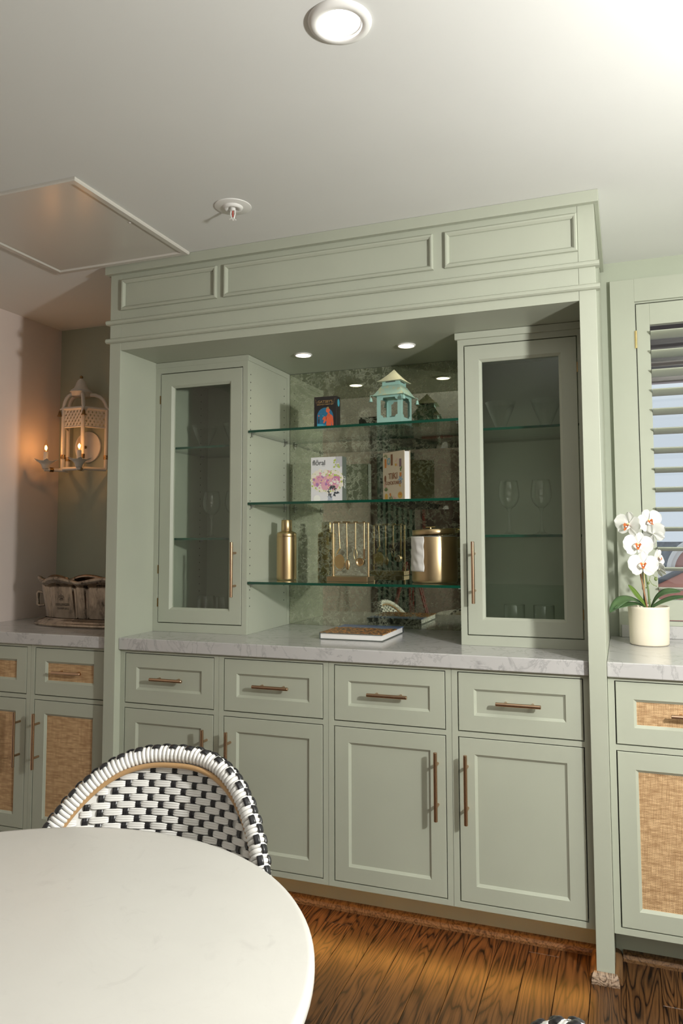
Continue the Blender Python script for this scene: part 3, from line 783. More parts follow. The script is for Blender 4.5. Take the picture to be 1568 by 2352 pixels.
    for row, (ang_, ph) in enumerate(((-.50, 0), (.18, 2), (.86, 0))):
        for i in range(ph + 1, N - 1, 4):
            p, rad, nn, a = rim_m(i)
            out = rad * (math.cos(ang_)) + nn * math.sin(ang_) ; side = -rad * math.sin(ang_) + nn * math.cos(ang_)
            q_ = p + rad * (.0172 * math.cos(ang_)) + nn * (.0172 * math.sin(ang_))
            mm = Matrix(((side.x, out.x, a.x, q_.x), (side.y, out.y, a.y, q_.y), (side.z, out.z, a.z, q_.z), (0, 0, 0, 1)))
            if individual:
                o = bpy.data.objects.new('rim_strand', CP['strand']); COL.objects.link(o); o.parent = t; o.matrix_local = mm
            else: blk.add([mm @ v.co for v in CP['strand'].vertices], [tuple(q2.vertices) for q2 in CP['strand'].polygons], 0, True)
    if not individual: blk.build('rim_strands', M['bcane'], t)['kind'] = 'stuff'
    # seat, frame and legs
    sl = B(); vs_ = []
    outline = []
    for i in range(40):
        a = 2 * PI * i / 40; c_, s_ = math.cos(a), math.sin(a)
        outline.append((.225 * math.copysign(abs(c_) ** .65, c_), -.165 + .175 * math.copysign(abs(s_) ** .65, s_)))
    sl.poly([(px_, py_, .435) for px_, py_ in outline], (0, 0, .026)); sl.build('seat', M['wcane'], t)
    B().tube([(px_ * 1.0, py_ , .440) for px_, py_ in outline], .016, 10, closed=True).build('seat_rail', M['rattan'], t)
    for sx__, sy__ in ((-1, -1), (1, -1), (-1, 1), (1, 1)):
        B().tube([(sx__ * .20, -.165 + sy__ * .145, .43), (sx__ * .215, -.165 + sy__ * .165, .2), (sx__ * .225, -.165 + sy__ * .178, 0)], .0145, 12).build('leg', M['rattan'], t)
    for s in (-1, 1):
        q_ = back_pt(s * CW * .985, .47); B().tube([(s * .20, -.015, .42), tuple(q_), tuple(rp[0] if s < 0 else rp[-1])], .0135, 10).build('back_post', M['rattan'], t)
    t.location = (chx, chy, 0); t.rotation_euler = (0, 0, ang)
    return t
make_chair('bistro_chair', 'black and white woven bistro chair tucked between table and bar cabinets', .9954, -1.0774, .1444, True)
make_chair('bistro_chair', 'woven bistro chair beside the table, showing only in the mirror under the tripod', .33, -1.44, 1.62, False)
make_chair('bistro_chair', 'woven bistro chair whose rim just shows above the oak floor by the table', 1.782, -1.735, -1.50, False)

# ------------------------------------------------------------------ glassware
def rev(prof, name, t, m, c, n=36): return B().lathe(prof, c, n).build(name, m, t)
def martini(x, y, z, label):
    c = (x, y, z); t = thing('cocktail_glass', label, 'glass', c, 'stemless cocktail glasses')
    rev([(.0001, .004), (.026, .004), (.0285, .002), (.0285, .0006), (.0001, .0006)], 'foot', t, M['glassware'], c)
    rev([(.0285, .003), (.026, .008), (.021, .016), (.0215, .024), (.029, .042), (.041, .070), (.0565, .112), (.0575, .1125)], 'bowl', t, M['glassware'], c)
def wine(x, y, z, label):
    c = (x, y, z); t = thing('wine_glass', label, 'glass', c, 'stemmed wine glasses')
    rev([(.0001, .0006), (.034, .0006), (.0345, .0016), (.025, .004), (.012, .010), (.0065, .020), (.0048, .035)], 'foot', t, M['glassware'], c)
    rev([(.0048, .034), (.0042, .055), (.0044, .080), (.0052, .086)], 'stem', t, M['glassware'], c, 20)
    rev([(.0052, .0862), (.0085, .089), (.0075, .0925), (.0095, .095), (.0115, .0975)], 'knop', t, M['glassware'], c, 20)
    rev([(.0105, .098), (.022, .106), (.032, .120), (.0375, .138), (.0382, .152), (.0355, .180), (.0318, .2005), (.0312, .2010), (.0310, .1995)], 'bowl', t, M['glassware'], c)
def tumbler(x, y, z, label):
    c = (x, y, z); t = thing('tumbler', label, 'glass', c, 'straight tumblers on the cupboard floors')
    rev([(.0001, .008), (.034, .0078), (.036, .0006), (.0375, .003), (.0378, .109), (.0372, .1095), (.0366, .1085)], 'glass_wall', t, M['glassware'], c)
R1, R2 = 'in the right post cupboard', 'in the left post cupboard'
martini(1.4605, .405, 1.6892, 'stemless cocktail glass nearer the handle in the right post cupboard'); martini(1.6255, .405, 1.6892, 'stemless cocktail glass nearer the hinges in the right post cupboard')
wine(1.4835, .42, 1.3067, 'tall wine glass nearer the handle in the right post cupboard'); wine(1.6005, .42, 1.3067, 'tall wine glass nearer the hinges in the right post cupboard')
tumbler(1.496, .42, .9402, 'straight tumbler nearer the handle in the right post cupboard'); tumbler(1.6015, .42, .9402, 'straight tumbler nearer the hinges in the right post cupboard')
martini(.158, .45, 1.6792, 'stemless cocktail glass in the left post cupboard, away from the handle'); martini(.312, .45, 1.6792, 'stemless cocktail glass in the left post cupboard, half behind the handle stile')
wine(.196, .45, 1.3012, 'tall wine glass in the left post cupboard, away from the handle'); wine(.306, .45, 1.3012, 'tall wine glass in the left post cupboard, half behind the handle stile')
for i, x in enumerate((.165, .255, .345)):
    tumbler(x, .46, .9402, ['straight tumbler on the floor of the left post cupboard, farthest from the handle', 'middle tumbler of three on the floor of the left post cupboard', 'straight tumbler on the floor of the left post cupboard, nearest the handle'][i])

# ------------------------------------------------------------------ gold barware on the lowest glass shelf
ZS = 1.1278
c = (.574, .412, ZS); t = thing('cocktail_shaker', 'brushed gold cocktail shaker standing by the left cupboard side', 'shaker', c)
rev([(.0001, .0003), (.0385, .0003), (.0405, .0025), (.041, .006), (.041, .168), (.0405, .1745)], 'cup', t, M['gold'], c, 48)
rev([(.0404, .1748), (.0400, .1755), (.0404, .1762), (.0403, .188), (.037, .194), (.026, .1975), (.0225, .199), (.0222, .2015)], 'strainer_top', t, M['gold'], c, 48)
rev([(.0222, .2018), (.0225, .2025), (.0218, .243), (.0205, .2455), (.0001, .246)], 'cap', t, M['gold'], c, 40)
t = thing('bar_tool_stand', 'gold stand with two posts for hanging bar tools', 'tool stand', (.867, .3775, ZS))
B().box(.783, .952, .335, .42, ZS + .0003, ZS + .0195).build('base', M['goldd'], t, bevel=.0015)
for x in (.795, .9425): B().cyl((x, .3775, ZS + .0195), (x, .3775, 1.3555), .0036, n=14).build('post', M['gold'], t)
B().cyl((.789, .3775, 1.3565), (.948, .3775, 1.3565), .0016, n=10).build('top_rail', M['gold'], t)
def rod(t, x0, z0, x1, z1, y=.3775, r=.0030): B().cyl((x0, y, z0), (x1, y, z1), r, n=12).build('handle_rod', M['gold'], t)
def hook(t, x, L, y=.3775): B().cyl((x - L, y - .0035, 1.3610), (x + L, y - .0035, 1.3610), .0028, n=10).build('hook_bar', M['goldd'], t)
t = thing('cocktail_strainer', 'gold cocktail strainer with coil hanging on the tool stand', 'strainer', (.819, .3775, 1.24), 'gold bar tools hanging on the stand')
hook(t, .812, .014); rod(t, .8175, 1.3582, .8225, 1.256)
b = B(); b.tube([(.8225, .3775, 1.256), (.814, .3772, 1.244), (.809, .3770, 1.232)], [.003, .0035, .002], 8)
pts = [(.8215 + .021 * math.cos(a), .3765, 1.2045 + .029 * math.sin(a)) for a in [2 * PI * i / 28 for i in range(28)]]
b.poly(pts, (0, .0012, 0)); b.build('plate', M['brass'], t)
pts = []
for i in range(161):
    a = PI * .72 + (2 * PI * .66) * i / 160; k = i * 1.9
    pts.append((.8195 + (.0235 + .0022 * math.cos(k)) * math.cos(a), .3755 + .0022 * math.sin(k), 1.2005 + (.0315 + .0022 * math.cos(k)) * math.sin(a)))
B().tube(pts, .0006, 5).build('coil', M['gold'], t)
t = thing('bar_spoon', 'gold bar spoon hanging in the middle of the tool stand', 'spoon', (.852, .3775, 1.24), 'gold bar tools hanging on the stand')
hook(t, .852, .016); rod(t, .8515, 1.3582, .8528, 1.262); rod(t, .8528, 1.262, .8535, 1.214, r=.0018)
b = B().sphere((.8550, .3775, 1.1925), .0205, 10, 0, (.48, .22, 1)); b.build('spoon_bowl', M['gold'], t)
t = thing('bottle_opener', 'gold bottle opener with thin loop hanging on the tool stand', 'opener', (.889, .3775, 1.24), 'gold bar tools hanging on the stand')
hook(t, .8915, .009); rod(t, .889, 1.3582, .8885, 1.2535)
B().tube([(.8885 + .0065 * math.sin(a), .3775, 1.2325 + .021 * math.cos(a)) for a in [2 * PI * i / 24 for i in range(24)]], .0011, 6, closed=True).build('loop', M['brass'], t)
t = thing('jigger', 'gold double jigger on a handle hanging by the right tool stand post', 'jigger', (.925, .3775, 1.24), 'gold bar tools hanging on the stand')
hook(t, .9255, .005); rod(t, .9252, 1.3582, .9248, 1.2535); b = B().box(.9205, .9285, .3765, .3785, 1.215, 1.2535); b.build('strap', M['gold'], t)
def jcup(x, z, r, y0, y1, name):
    b = B(); n = 28; vs_ = []
    for y, rr in ((y1, r * .62), (y0, r), (y0 - .0006, r * .95), (y1 - .002, r * .56)):
        for i in range(n): a = 2 * PI * i / n; vs_.append((x + rr * math.cos(a), y, z + rr * math.sin(a)))
    b.add(vs_, [(k * n + i, k * n + (i + 1) % n, (k + 1) * n + (i + 1) % n, (k + 1) * n + i) for k in range(3) for i in range(n)], 0, True)
    b.add(vs_, [tuple(range(3 * n, 4 * n))]); b.build(name, M['gold'], t)
jcup(.9110, 1.2035, .0170, .3625, .3755, 'large_cup'); jcup(.9110, 1.2035, .0130, .3900, .3790, 'small_cup')

bx_, by_ = 1.199, .4095; c = (bx_, by_, ZS)
t = thing('ice_bucket', 'brushed gold ice bucket with tilted lid by the right cupboard', 'ice bucket', c)
rev([(.0001, .0003), (.079, .0003), (.0835, .0015), (.0865, .006), (.0872, .012), (.0872, .1735), (.0868, .1745), (.0845, .1745), (.0840, .1740), (.0840, .020), (.0001, .018)], 'body', t, M['goldd'], c, 64)
rev([(.0874, .1725), (.0882, .1738), (.0882, .1752), (.0850, .1758), (.0848, .174)], 'rim', t, M['steel'], c, 64)
lid = B(); lid.lathe([(.0001, .0), (.0815, .0), (.0822, .001), (.0822, .0185), (.0805, .0200), (.0001, .0205)], (0, 0, 0), 56)
lid.xf(Matrix.Translation((bx_ - .002, by_, ZS + .1815)) @ Matrix.Rotation(-.045, 4, 'Y'))
l_ = lid.build('lid', M['goldd'], t)
kb = B().cyl((0, 0, .0205), (0, 0, .0265), .0035, n=12); kb.cyl((-.0185, 0, .0282), (.0185, 0, .0282), .0022, n=10)
kb.xf(Matrix.Translation((bx_ - .006, by_ - .03, ZS + .1815)) @ Matrix.Rotation(-.045, 4, 'Y')); kb.build('knob', M['brass'], l_)
b = B(); vs_ = []; NU, NV = 18, 20
rv = Vector((.971, .238, 0)); tv = Vector((.238, -.971, 0))
for j in range(NV + 1):
    for i in range(NU + 1):
        ph = math.radians(-84 + (58 + .7 * math.sin(j * .8)) * i / NU); z = ZS + .043 + .131 * j / NV
        r = .0898 + .0010 * math.sin(i * .9 + j * .5) * math.sin(j * .33) + .0008 * math.sin(j * 1.3 + i * .4)
        p = Vector((bx_, by_, z)) + (rv * math.sin(ph) + tv * math.cos(ph)) * r; vs_.append(p)
b.add(vs_, [(j * (NU + 1) + i, j * (NU + 1) + i + 1, (j + 1) * (NU + 1) + i + 1, (j + 1) * (NU + 1) + i) for j in range(NV) for i in range(NU)], 0, True)
o = tag(b.build('paper_napkin', M['tissue'], loc=(bx_ - .08, by_ - .04, ZS + .04)), 'crinkled white paper draped down the side of the gold ice bucket', 'paper')
sd = o.modifiers.new('thickness', 'SOLIDIFY'); sd.thickness = .0004; sd.offset = 1

# ------------------------------------------------------------------ books
def disc_poly(b, x, z, r, m, y=0.0, n=9, wob=.0, sx=1.0, sz=1.0, rot=0.0):
    pts = []
    for i in range(n):
        a = 2 * PI * i / n; rr = r * (1 + wob * random.uniform(-1, 1)); u, w = rr * math.cos(a) * sx, rr * math.sin(a) * sz
        pts.append((x + u * math.cos(rot) - w * math.sin(rot), y, z + u * math.sin(rot) + w * math.cos(rot)))
    b.add(pts, [tuple(range(n))], m)
def put(t, x, y, z, ang): t.location = (x, y, z); t.rotation_euler = (0, 0, ang)
flat = lambda n, c: mat(n, c, .55)
# floral book: cover w .1415 h .1925 th .040, spine to the right
t = thing('floral_book', 'upright book with a pink bouquet cover on the middle shelf', 'book')
w, h, th = .1415, .1922, .040
b = B(); b.box(0, w, 0, .0025, 0, h); b.box(0, w, th - .0025, th, 0, h); b.build('cover_boards', flat('floral_cover', (.74, .73, .74)), t)
B().box(.003, w - .003, .0026, th - .0026, .003, h - .003).build('pages', M['paper'], t)
B().box(w - .0028, w + .0004, -.0002, th + .0002, 0, h).build('spine', flat('floral_spine', (.14, .17, .14)), t)
pal = [flat('petal_pink', (.62, .22, .38)), flat('petal_rose', (.72, .38, .46)), flat('petal_peach', (.78, .52, .36)), flat('petal_cream', (.82, .76, .66)), flat('petal_violet', (.42, .20, .42)), flat('leaf_lime', (.46, .55, .12)), flat('leaf_dark', (.05, .06, .07)), flat('vase_grey', (.42, .45, .52)), flat('shade_grey', (.52, .51, .53)), flat('sticker_white', (.86, .86, .80))]
b = B(); y = -.0004
b.add([(.110, y, .150), (w - .003, y, .150), (w - .003, y, h), (.110, y, h)], [(0, 1, 2, 3)], 8)
b.add([(.070, y, 0), (.100, y, 0), (.094, y, .022), (.098, y, .03), (.072, y, .03), (.077, y, .022)], [(0, 1, 2, 3, 4, 5)], 7)
k = 0
for i in range(330):
    a = random.uniform(0, 2 * PI); r = math.sqrt(random.random()); x = .072 + .076 * r * math.cos(a); z = .094 + .048 * r * math.sin(a)
    mi = random.choice([5, 5, 3, 3]) if r > .82 else random.choice([0, 0, 1, 1, 1, 2, 3, 4] if z < .112 else [2, 3, 3, 1, 5])
    k += 1; disc_poly(b, min(w - .006, max(.005, x)), z, random.uniform(.004, .009) if mi != 5 else random.uniform(.002, .005), mi, y - .0001 - k * 1e-6, 8, .22)
for i in range(40):
    a = random.uniform(-2.3, -.6); r = random.uniform(.01, .055); k += 1
    disc_poly(b, .094 + r * math.cos(a) * .8, .080 + r * math.sin(a), .0055, 6, y - .0003 - k * 1e-6, 6, .1, 1, .38, a + random.uniform(-.7, .7))
for i in range(14): k += 1; disc_poly(b, random.uniform(.098, .128), random.uniform(.145, .182), random.uniform(.002, .0045), random.choice([5, 5, 3]), y - .0003 - k * 1e-6, 7, .2)
disc_poly(b, .027, .020, .0155, 9, y - .0008, 28)
b.build('cover_print', pal, t)['kind'] = 'stuff'
ink = flat('ink_dark', (.05, .05, .05)); inkw = flat('ink_white', (.8, .8, .78))
tb = text_bm('flōral', .030); tb.xf(Matrix.Translation((.036, -.0008, .168)) @ RX90 @ Matrix.Diagonal((.92, 1, 1, 1)))
tb.box(.050, .0625, -.0010, -.0007, .1545, .1552); tb.build('title_lettering', ink, t)
tb = text_bm('floral', .022, shear=.25); tb.xf(Matrix.Translation((w + .0008, th / 2, .085)) @ Matrix.Rotation(PI / 2, 4, 'Z') @ RX90 @ Matrix.Rotation(PI / 2, 4, 'Z') @ Matrix.Diagonal((1.1, .9, 1, 1))); tb.build('spine_lettering', inkw, t)
put(t, .667, .45, 1.4398, 0)
# tropical cocktail book
t = thing('cocktail_book', 'upright beige cocktail book turned to show its page edges', 'book')
w, h, th = .140, .2015, .030
cov = flat('tiki_cover', (.62, .52, .38))
b = B(); b.box(0, w, 0, .0022, 0, h); b.box(0, w, th - .0022, th, 0, h); b.box(0, .0024, .0022, th - .0022, 0, h); b.build('cover_boards', cov, t)
B().box(.0026, w - .004, .0024, th - .0024, .003, h - .003).build('pages', M['paper'], t)
pal = [flat('art_brown', (.22, .09, .04)), flat('art_orange', (.60, .22, .05)), flat('art_ochre', (.62, .38, .08)), flat('art_teal', (.10, .30, .30)), flat('art_green', (.16, .24, .08)), flat('art_pink', (.66, .38, .30)), flat('art_plum', (.20, .12, .14)), flat('art_blue', (.20, .36, .50))]
b = B(); y = -.0004
def blk(x0, x1, z0, z1, m):
    b.add([(x0, y, z0), (x1, y, z0), (x1, y, z1), (x0, y, z1)], [(0, 1, 2, 3)], m)
blk(.012, .024, .140, .176, 1); blk(.053, .066, .147, .192, 0); blk(.108, .122, .138, .170, 6); blk(.110, .122, .098, .115, 1)
for i in range(5): disc_poly(b, .018 + .010 * math.cos(i * .63), .182 + .009 * math.sin(i * .63), .006, 4, y - .0001 * i, 6, 0, .3, 1, i * .6 - 1.2)
for i in range(9): disc_poly(b, .040 + .007 * math.cos(i * .7), .165 + .012 * math.sin(i * .7), .007, 7 if i % 2 else 3, y - .00001 * i, 7, 0, .35, 1, i * .7)
for i in range(6): disc_poly(b, .115 + .009 * math.cos(i * 1.05), .088 + .009 * math.sin(i * 1.05), .008, 7, y - .00001 * i, 7, 0, .35, 1, i * 1.05 - PI / 2)
for x, z, m_ in ((.090, .165, 5), (.095, .150, 5), (.086, .150, 2), (.034, .152, 5), (.012, .075, 5), (.018, .062, 5), (.118, .125, 4), (.120, .130, 4), (.050, .030, 1), (.060, .016, 4), (.072, .018, 5), (.080, .012, 5), (.044, .012, 4), (.112, .062, 2)):
    for j in range(4): disc_poly(b, x + random.uniform(-.005, .005), z + random.uniform(-.007, .007), random.uniform(.002, .0045), m_, y - .00002 * j, 7, .2)
disc_poly(b, .022, .022, .0115, 2, y, 14, 0, .9, 1.25); disc_poly(b, .112, .026, .0150, 2, y, 16, 0, 1, .9); disc_poly(b, .112, .030, .009, 1, y - .0001, 12, 0, 1, .5); disc_poly(b, .048, .032, .005, 1, y - .0001, 12)
disc_poly(b, .016, .096, .0082, 0, y, 12, 0, .8, 1.7)
for i in range(5): disc_poly(b, .022 + .006 * math.cos(.6 + i * .5), .044 + .010 * math.sin(.6 + i * .5), .009, 4, y - .0001 * i, 6, 0, .28, 1, i * .5 - 1)
b.build('cover_print', pal, t)['kind'] = 'stuff'
brn = pal[0]
for txt, sz, x, z, sc in (('TIKI', .036, .068, .103, .95), ('COCKTAILS', .0195, .069, .076, .98)):
    tb = text_bm(txt, sz, .0004)
    tb.v = [(p[0], p[1] + .0010 * math.sin(p[0] * 260), p[2]) for p in tb.v]
    tb.xf(Matrix.Translation((x, -.0008, z)) @ RX90 @ Matrix.Diagonal((sc, 1, 1, 1))); tb.build('title_lettering', brn, t)
put(t, .9678, .491, 1.4398, -.62)
# black boxed party set
t = thing('boxed_party_set', 'black boxed party set with a blue arch picture on the top shelf', 'boxed game')
w, h, th = .0962, .1350, .044
B().box(0, w, 0, th, 0, h).build('box', flat('box_black', (.016, .014, .013)), t, bevel=.001)
pal = [flat('art_night_blue', (.02, .14, .26)), flat('art_cyan', (.06, .36, .48)), flat('art_coral', (.66, .12, .05)), flat('art_gold', (.34, .22, .09)), flat('art_dark', (.02, .03, .05))]
b = B(); y = -.0004; N = 16; pts = [(.013, y, .0), (.083, y, .0)] + [(.048 + .035 * math.cos(PI * i / N), y, .052 + .038 * math.sin(PI * i / N)) for i in range(N + 1)]
b.add(pts, [tuple(range(len(pts)))], 0)
b.add([(.014, y - .0001, .008), (.050, y - .0001, .008), (.050, y - .0001, .022), (.014, y - .0001, .026)], [(0, 1, 2, 3)], 1)
# figure seen from behind: head, hair band, shoulders, back, arm with glass
for x, z, r, m_, sx__, sz__, ro in ((.060, .078, .0085, 2, 1, 1.1, 0), (.059, .088, .0050, 3, 1.2, .8, .3), (.064, .060, .006, 2, 1, 1.6, .1), (.066, .045, .0175, 2, .95, 1.0, 0), (.064, .024, .0125, 2, .9, 1.5, 0), (.048, .040, .0045, 2, 1, 3.2, -.5), (.043, .048, .004, 2, 2.2, 1, .9), (.080, .030, .0040, 2, 1, 5.0, .05), (.021, .040, .0035, 4, 1, 4.2, 0), (.021, .058, .0028, 2, 1, 1.2, 0), (.021, .047, .0020, 3, .6, 2.5, 0), (.060, .008, .014, 4, 1, .8, 0)):
    disc_poly(b, x, z, r, m_, y - .0002 - .00002 * z, 14, 0, sx__, sz__, ro)
disc_poly(b, .039, .057, .0035, 1, y - .0003, 3, 0, 1.2, 1, -PI / 2)
for i in range(7): disc_poly(b, random.uniform(.026, .048), random.uniform(.008, .022), .0022, 0, y - .0003, 5)
for i in range(5): disc_poly(b, random.uniform(.022, .05), random.uniform(.065, .084), .0008, 3, y - .0003, 5)
for s in (-1, 1):
    for i in range(5): b.add([(.048 + s * (.040 - .002 * i), y, .125 - .004 * i), (.048 + s * (.044 - .001 * i), y, .125 - .004 * i), (.048 + s * (.044 - .001 * i), y, .1243 - .004 * i), (.048 + s * (.040 - .002 * i), y, .1243 - .004 * i)], [(0, 1, 2, 3)], 3)
b.build('front_print', pal, t)
for txt, sz, z in (("GATSBY'S", .0150, .1135), ('GREATEST PARTY SET', .0074, .1025)):
    tb = text_bm(txt, sz); tb.xf(Matrix.Translation((w / 2, -.0008, z)) @ RX90); tb.build('title_lettering', pal[3], t)
b = B(); n = 20; b.add([(w + .0005, .022 + .012 * math.cos(2 * PI * i / n), .110 + .0155 * math.sin(2 * PI * i / n)) for i in range(n)], [tuple(range(n))]); b.build('round_sticker', pal[1], t)
put(t, .7277, .34, 1.7274, 0)
# book lying on the counter
t = thing('picture_book', 'large picture book with sunset city cover lying on the marble counter', 'book', (.923, .358, .9205))
X0, X1, Y0, Y1 = .799, 1.0485, .221, .4945
m = mat('city_photo_cover', (.3, .2, .1), .25); q = NT(m); tc = q.n('ShaderNodeTexCoord'); sp = q.n('ShaderNodeSeparateXYZ'); q.l(tc.outputs['Object'], sp.inputs[0])
bl = q.n('ShaderNodeTexBrick'); bl.inputs['Scale'].default_value = 22; bl.inputs['Color1'].default_value = (.62, .22, .05, 1); bl.inputs['Color2'].default_value = (.26, .10, .05, 1); bl.inputs['Mortar'].default_value = (.85, .48, .14, 1); bl.inputs['Mortar Size'].default_value = .03
q.l(q.coord((1.0, .55, 1)), bl.inputs['Vector'])
nz = q.noise(q.coord(), 90, 4); city = q.mix(q.ramp(nz, [(.42, (0, 0, 0)), (.6, (1, 1, 1))]), bl.outputs[0], (.12, .05, .03))
sky = q.mix(q.math('MULTIPLY', q.math('SUBTRACT', sp.outputs[1], .03), 9, True), (.30, .34, .46), (.06, .13, .34))
edge = q.math('ADD', sp.outputs[1], q.math('MULTIPLY', q.math('SUBTRACT', q.noise(q.coord((1, 0, 0)), 22, 3), .5), .09))
q.l(q.mix(q.math('GREATER_THAN', edge, .045), city, sky), q.b.inputs['Base Color'])
b = B(); b.box(X0, X1, Y0, Y1, .9425, .9455); b.build('front_cover', [m], t, bevel=.0006)
B().box(X0, X1, Y0, Y1, .9205, .9232).build('back_cover', flat('cover_grey_green', (.10, .115, .10)), t, bevel=.0006)
B().box(X0 + .004, X1 - .004, Y0 + .004, Y1 - .004, .9233, .9424).build('pages', M['paper'], t)
B().box(X0, X1, Y1 - .0028, Y1 + .0004, .9206, .9454).build('spine', flat('spine_dark', (.03, .035, .035)), t)
gr = flat('cover_grey_green2', (.10, .115, .10))
B().box(X0 - .0003, X0 + .0028, Y0 + .0006, Y1 - .003, .9206, .9452).build('hinge_edge', gr, t)
B().box(X0, X1 - .001, Y0 - .0003, Y0 + .0003, .9424, .9452).build('cover_edge', gr, t)

# ------------------------------------------------------------------ turquoise pagoda lantern
tq = mat('aqua_metal', (.30, .50, .44), .45); M['aqua'] = tq
m = mat('painted_aqua_roof', (.33, .48, .40), .5); q = NT(m); f = q.noise(q.coord(), 38, 3, .6)
q.l(q.ramp(f, [(.50, (.33, .50, .42)), (.62, (.46, .48, .30)), (.72, (.36, .50, .40))]), q.b.inputs['Base Color']); M['roofaqua'] = m
M['roofpale'] = painted('pale_gold_roof', (.45, .47, .34), .5, .12)
t = thing('pagoda_lantern', 'turquoise metal pagoda lantern with little bells on the top shelf', 'lantern')
H = .0513
def sq(h, z): return [(-h, -h, z), (h, -h, z), (h, h, z), (-h, h, z)]
def loft(secs, m, cap=True):
    b = B(); vs_ = [p for s_ in secs for p in sq(*s_)]; fs = [(k * 4 + i, k * 4 + (i + 1) % 4, k * 4 + 4 + (i + 1) % 4, k * 4 + 4 + i) for k in range(len(secs) - 1) for i in range(4)]
    if cap: fs += [(3, 2, 1, 0), tuple(range(len(vs_) - 4, len(vs_)))]
    return b.add(vs_, fs)
loft([(H + .004, .0005), (H + .004, .006), (H, .007), (H, .014)], 0).build('base', M['aqua'], t)
def wall_panel(rot):
    # plate with a shaped opening, in the local XZ plane at y=-H
    x0, z0, z1 = -H, .014, .122; ox, oz0, oz1, c_ = .0355, .032, .110, .0105
    op = []
    def corner(cx_, cz_, a0):
        for i in range(7): a = a0 + (PI / 2) * i / 6; op.append((cx_ + c_ * math.cos(a), cz_ + c_ * math.sin(a)))
    corner(-ox, oz0, PI / 2); op.reverse() if False else None
    # concave notched corners, listed clockwise from lower left
    op = []
    for (cx_, cz_, s, e) in ((-ox, oz0, 0, PI / 2), (-ox, oz1, -PI / 2, 0), (ox, oz1, PI, 1.5 * PI) , (ox, oz0, PI / 2, PI)):
        for i in range(7): a = s + (e - s) * i / 6; op.append((cx_ + c_ * math.cos(a), cz_ + c_ * math.sin(a)))
    n = len(op)
    ordered = op
    cxy = (0, (oz0 + oz1) / 2)
    ordered = sorted(op, key=lambda p: math.atan2(p[1] - cxy[1], p[0] - cxy[0]))
    def outer(p):
        dx, dz = p[0] - cxy[0], p[1] - cxy[1]
        k = min(H / max(1e-9, abs(dx)), ((z1 - cxy[1]) if dz > 0 else (cxy[1] - z0)) / max(1e-9, abs(dz)))
        return (cxy[0] + dx * k, cxy[1] + dz * k)
    # include exact outer corners
    pts = ordered; b = B(); vs_ = []
    ex = []
    for i, p in enumerate(pts):
        ex.append((p, outer(p)))
    for cx_, cz_ in ((-H, z0), (H, z0), (H, z1), (-H, z1)):
        a = math.atan2(cz_ - cxy[1], cx_ - cxy[0]); j = min(range(n), key=lambda i: abs(math.atan2(pts[i][1] - cxy[1], pts[i][0] - cxy[0]) - a)); ex[j] = (pts[j], (cx_, cz_))
    for y in (-H, -H + .0015):
        for p, o_ in ex: vs_.append((p[0], y, p[1]))
        for p, o_ in ex: vs_.append((o_[0], y, o_[1]))
    fs = []
    for i in range(n):
        j = (i + 1) % n
        fs += [(i, j, n + j, n + i), (2 * n + i, 2 * n + j, 3 * n + j, 3 * n + i), (i, j, 2 * n + j, 2 * n + i)]
    b.add(vs_, fs); b.xf(Matrix.Rotation(rot, 4, 'Z')); b.build('wall_panel', M['aqua'], t)
for i in range(4): wall_panel(i * PI / 2)
lr = loft([(.0655, .1175), (.0640, .1190), (.0560, .1290), (.0480, .1420), (.0400, .1555), (.0353, .1600)], 0).build('lower_roof', M['roofaqua'], t)
loft([(.0353, .1602), (.0353, .1755), (.0340, .1755), (.0340, .1660)], 0).build('neck', M['aqua'], t)
nb_ = B()
for i in range(4):
    b0 = len(nb_.v); nb_.box(-.020, .020, -.0358, -.0354, .1715, .1752); nb_.xf(Matrix.Rotation(i * PI / 2, 4, 'Z'), b0)
nb_.build('vent_slots', M['dark'], t)
loft([(.0510, .1745), (.0500, .1765), (.0400, .1835), (.0270, .1960), (.0120, .2130), (.0006, .2275)], 0).build('upper_roof', M['roofpale'], t)
for i in range(4):
    a = PI / 4 + i * PI / 2; R_ = .0655 * 1.414
    ux, uy = math.cos(a), math.sin(a)
    def P_(r, z): return (ux * r, uy * r, z)
    b = B().tube([P_(R_ - .004, .1185), P_(R_ + .004, .1195), P_(R_ + .0075, .1165), P_(R_ + .0065, .1125), P_(R_ + .0045, .1105)], .0009, 6)
    b.lathe([(.0008, .0), (.0035, -.0015), (.0052, -.006), (.0060, -.0125), (.0078, -.0165), (.0074, -.0168), (.0001, -.012)], P_(R_ + .0045, .1105), 18); b.build('bell', M['aqua'], t)
b = B().lathe([(.0001, .002), (.017, .002), (.018, .004), (.018, .030), (.0001, .030)], (0, 0, .012), 24); b.build('candle_cup', M['aqua'], t)
put(t, 1.0545, .371, 1.7272, -.12)

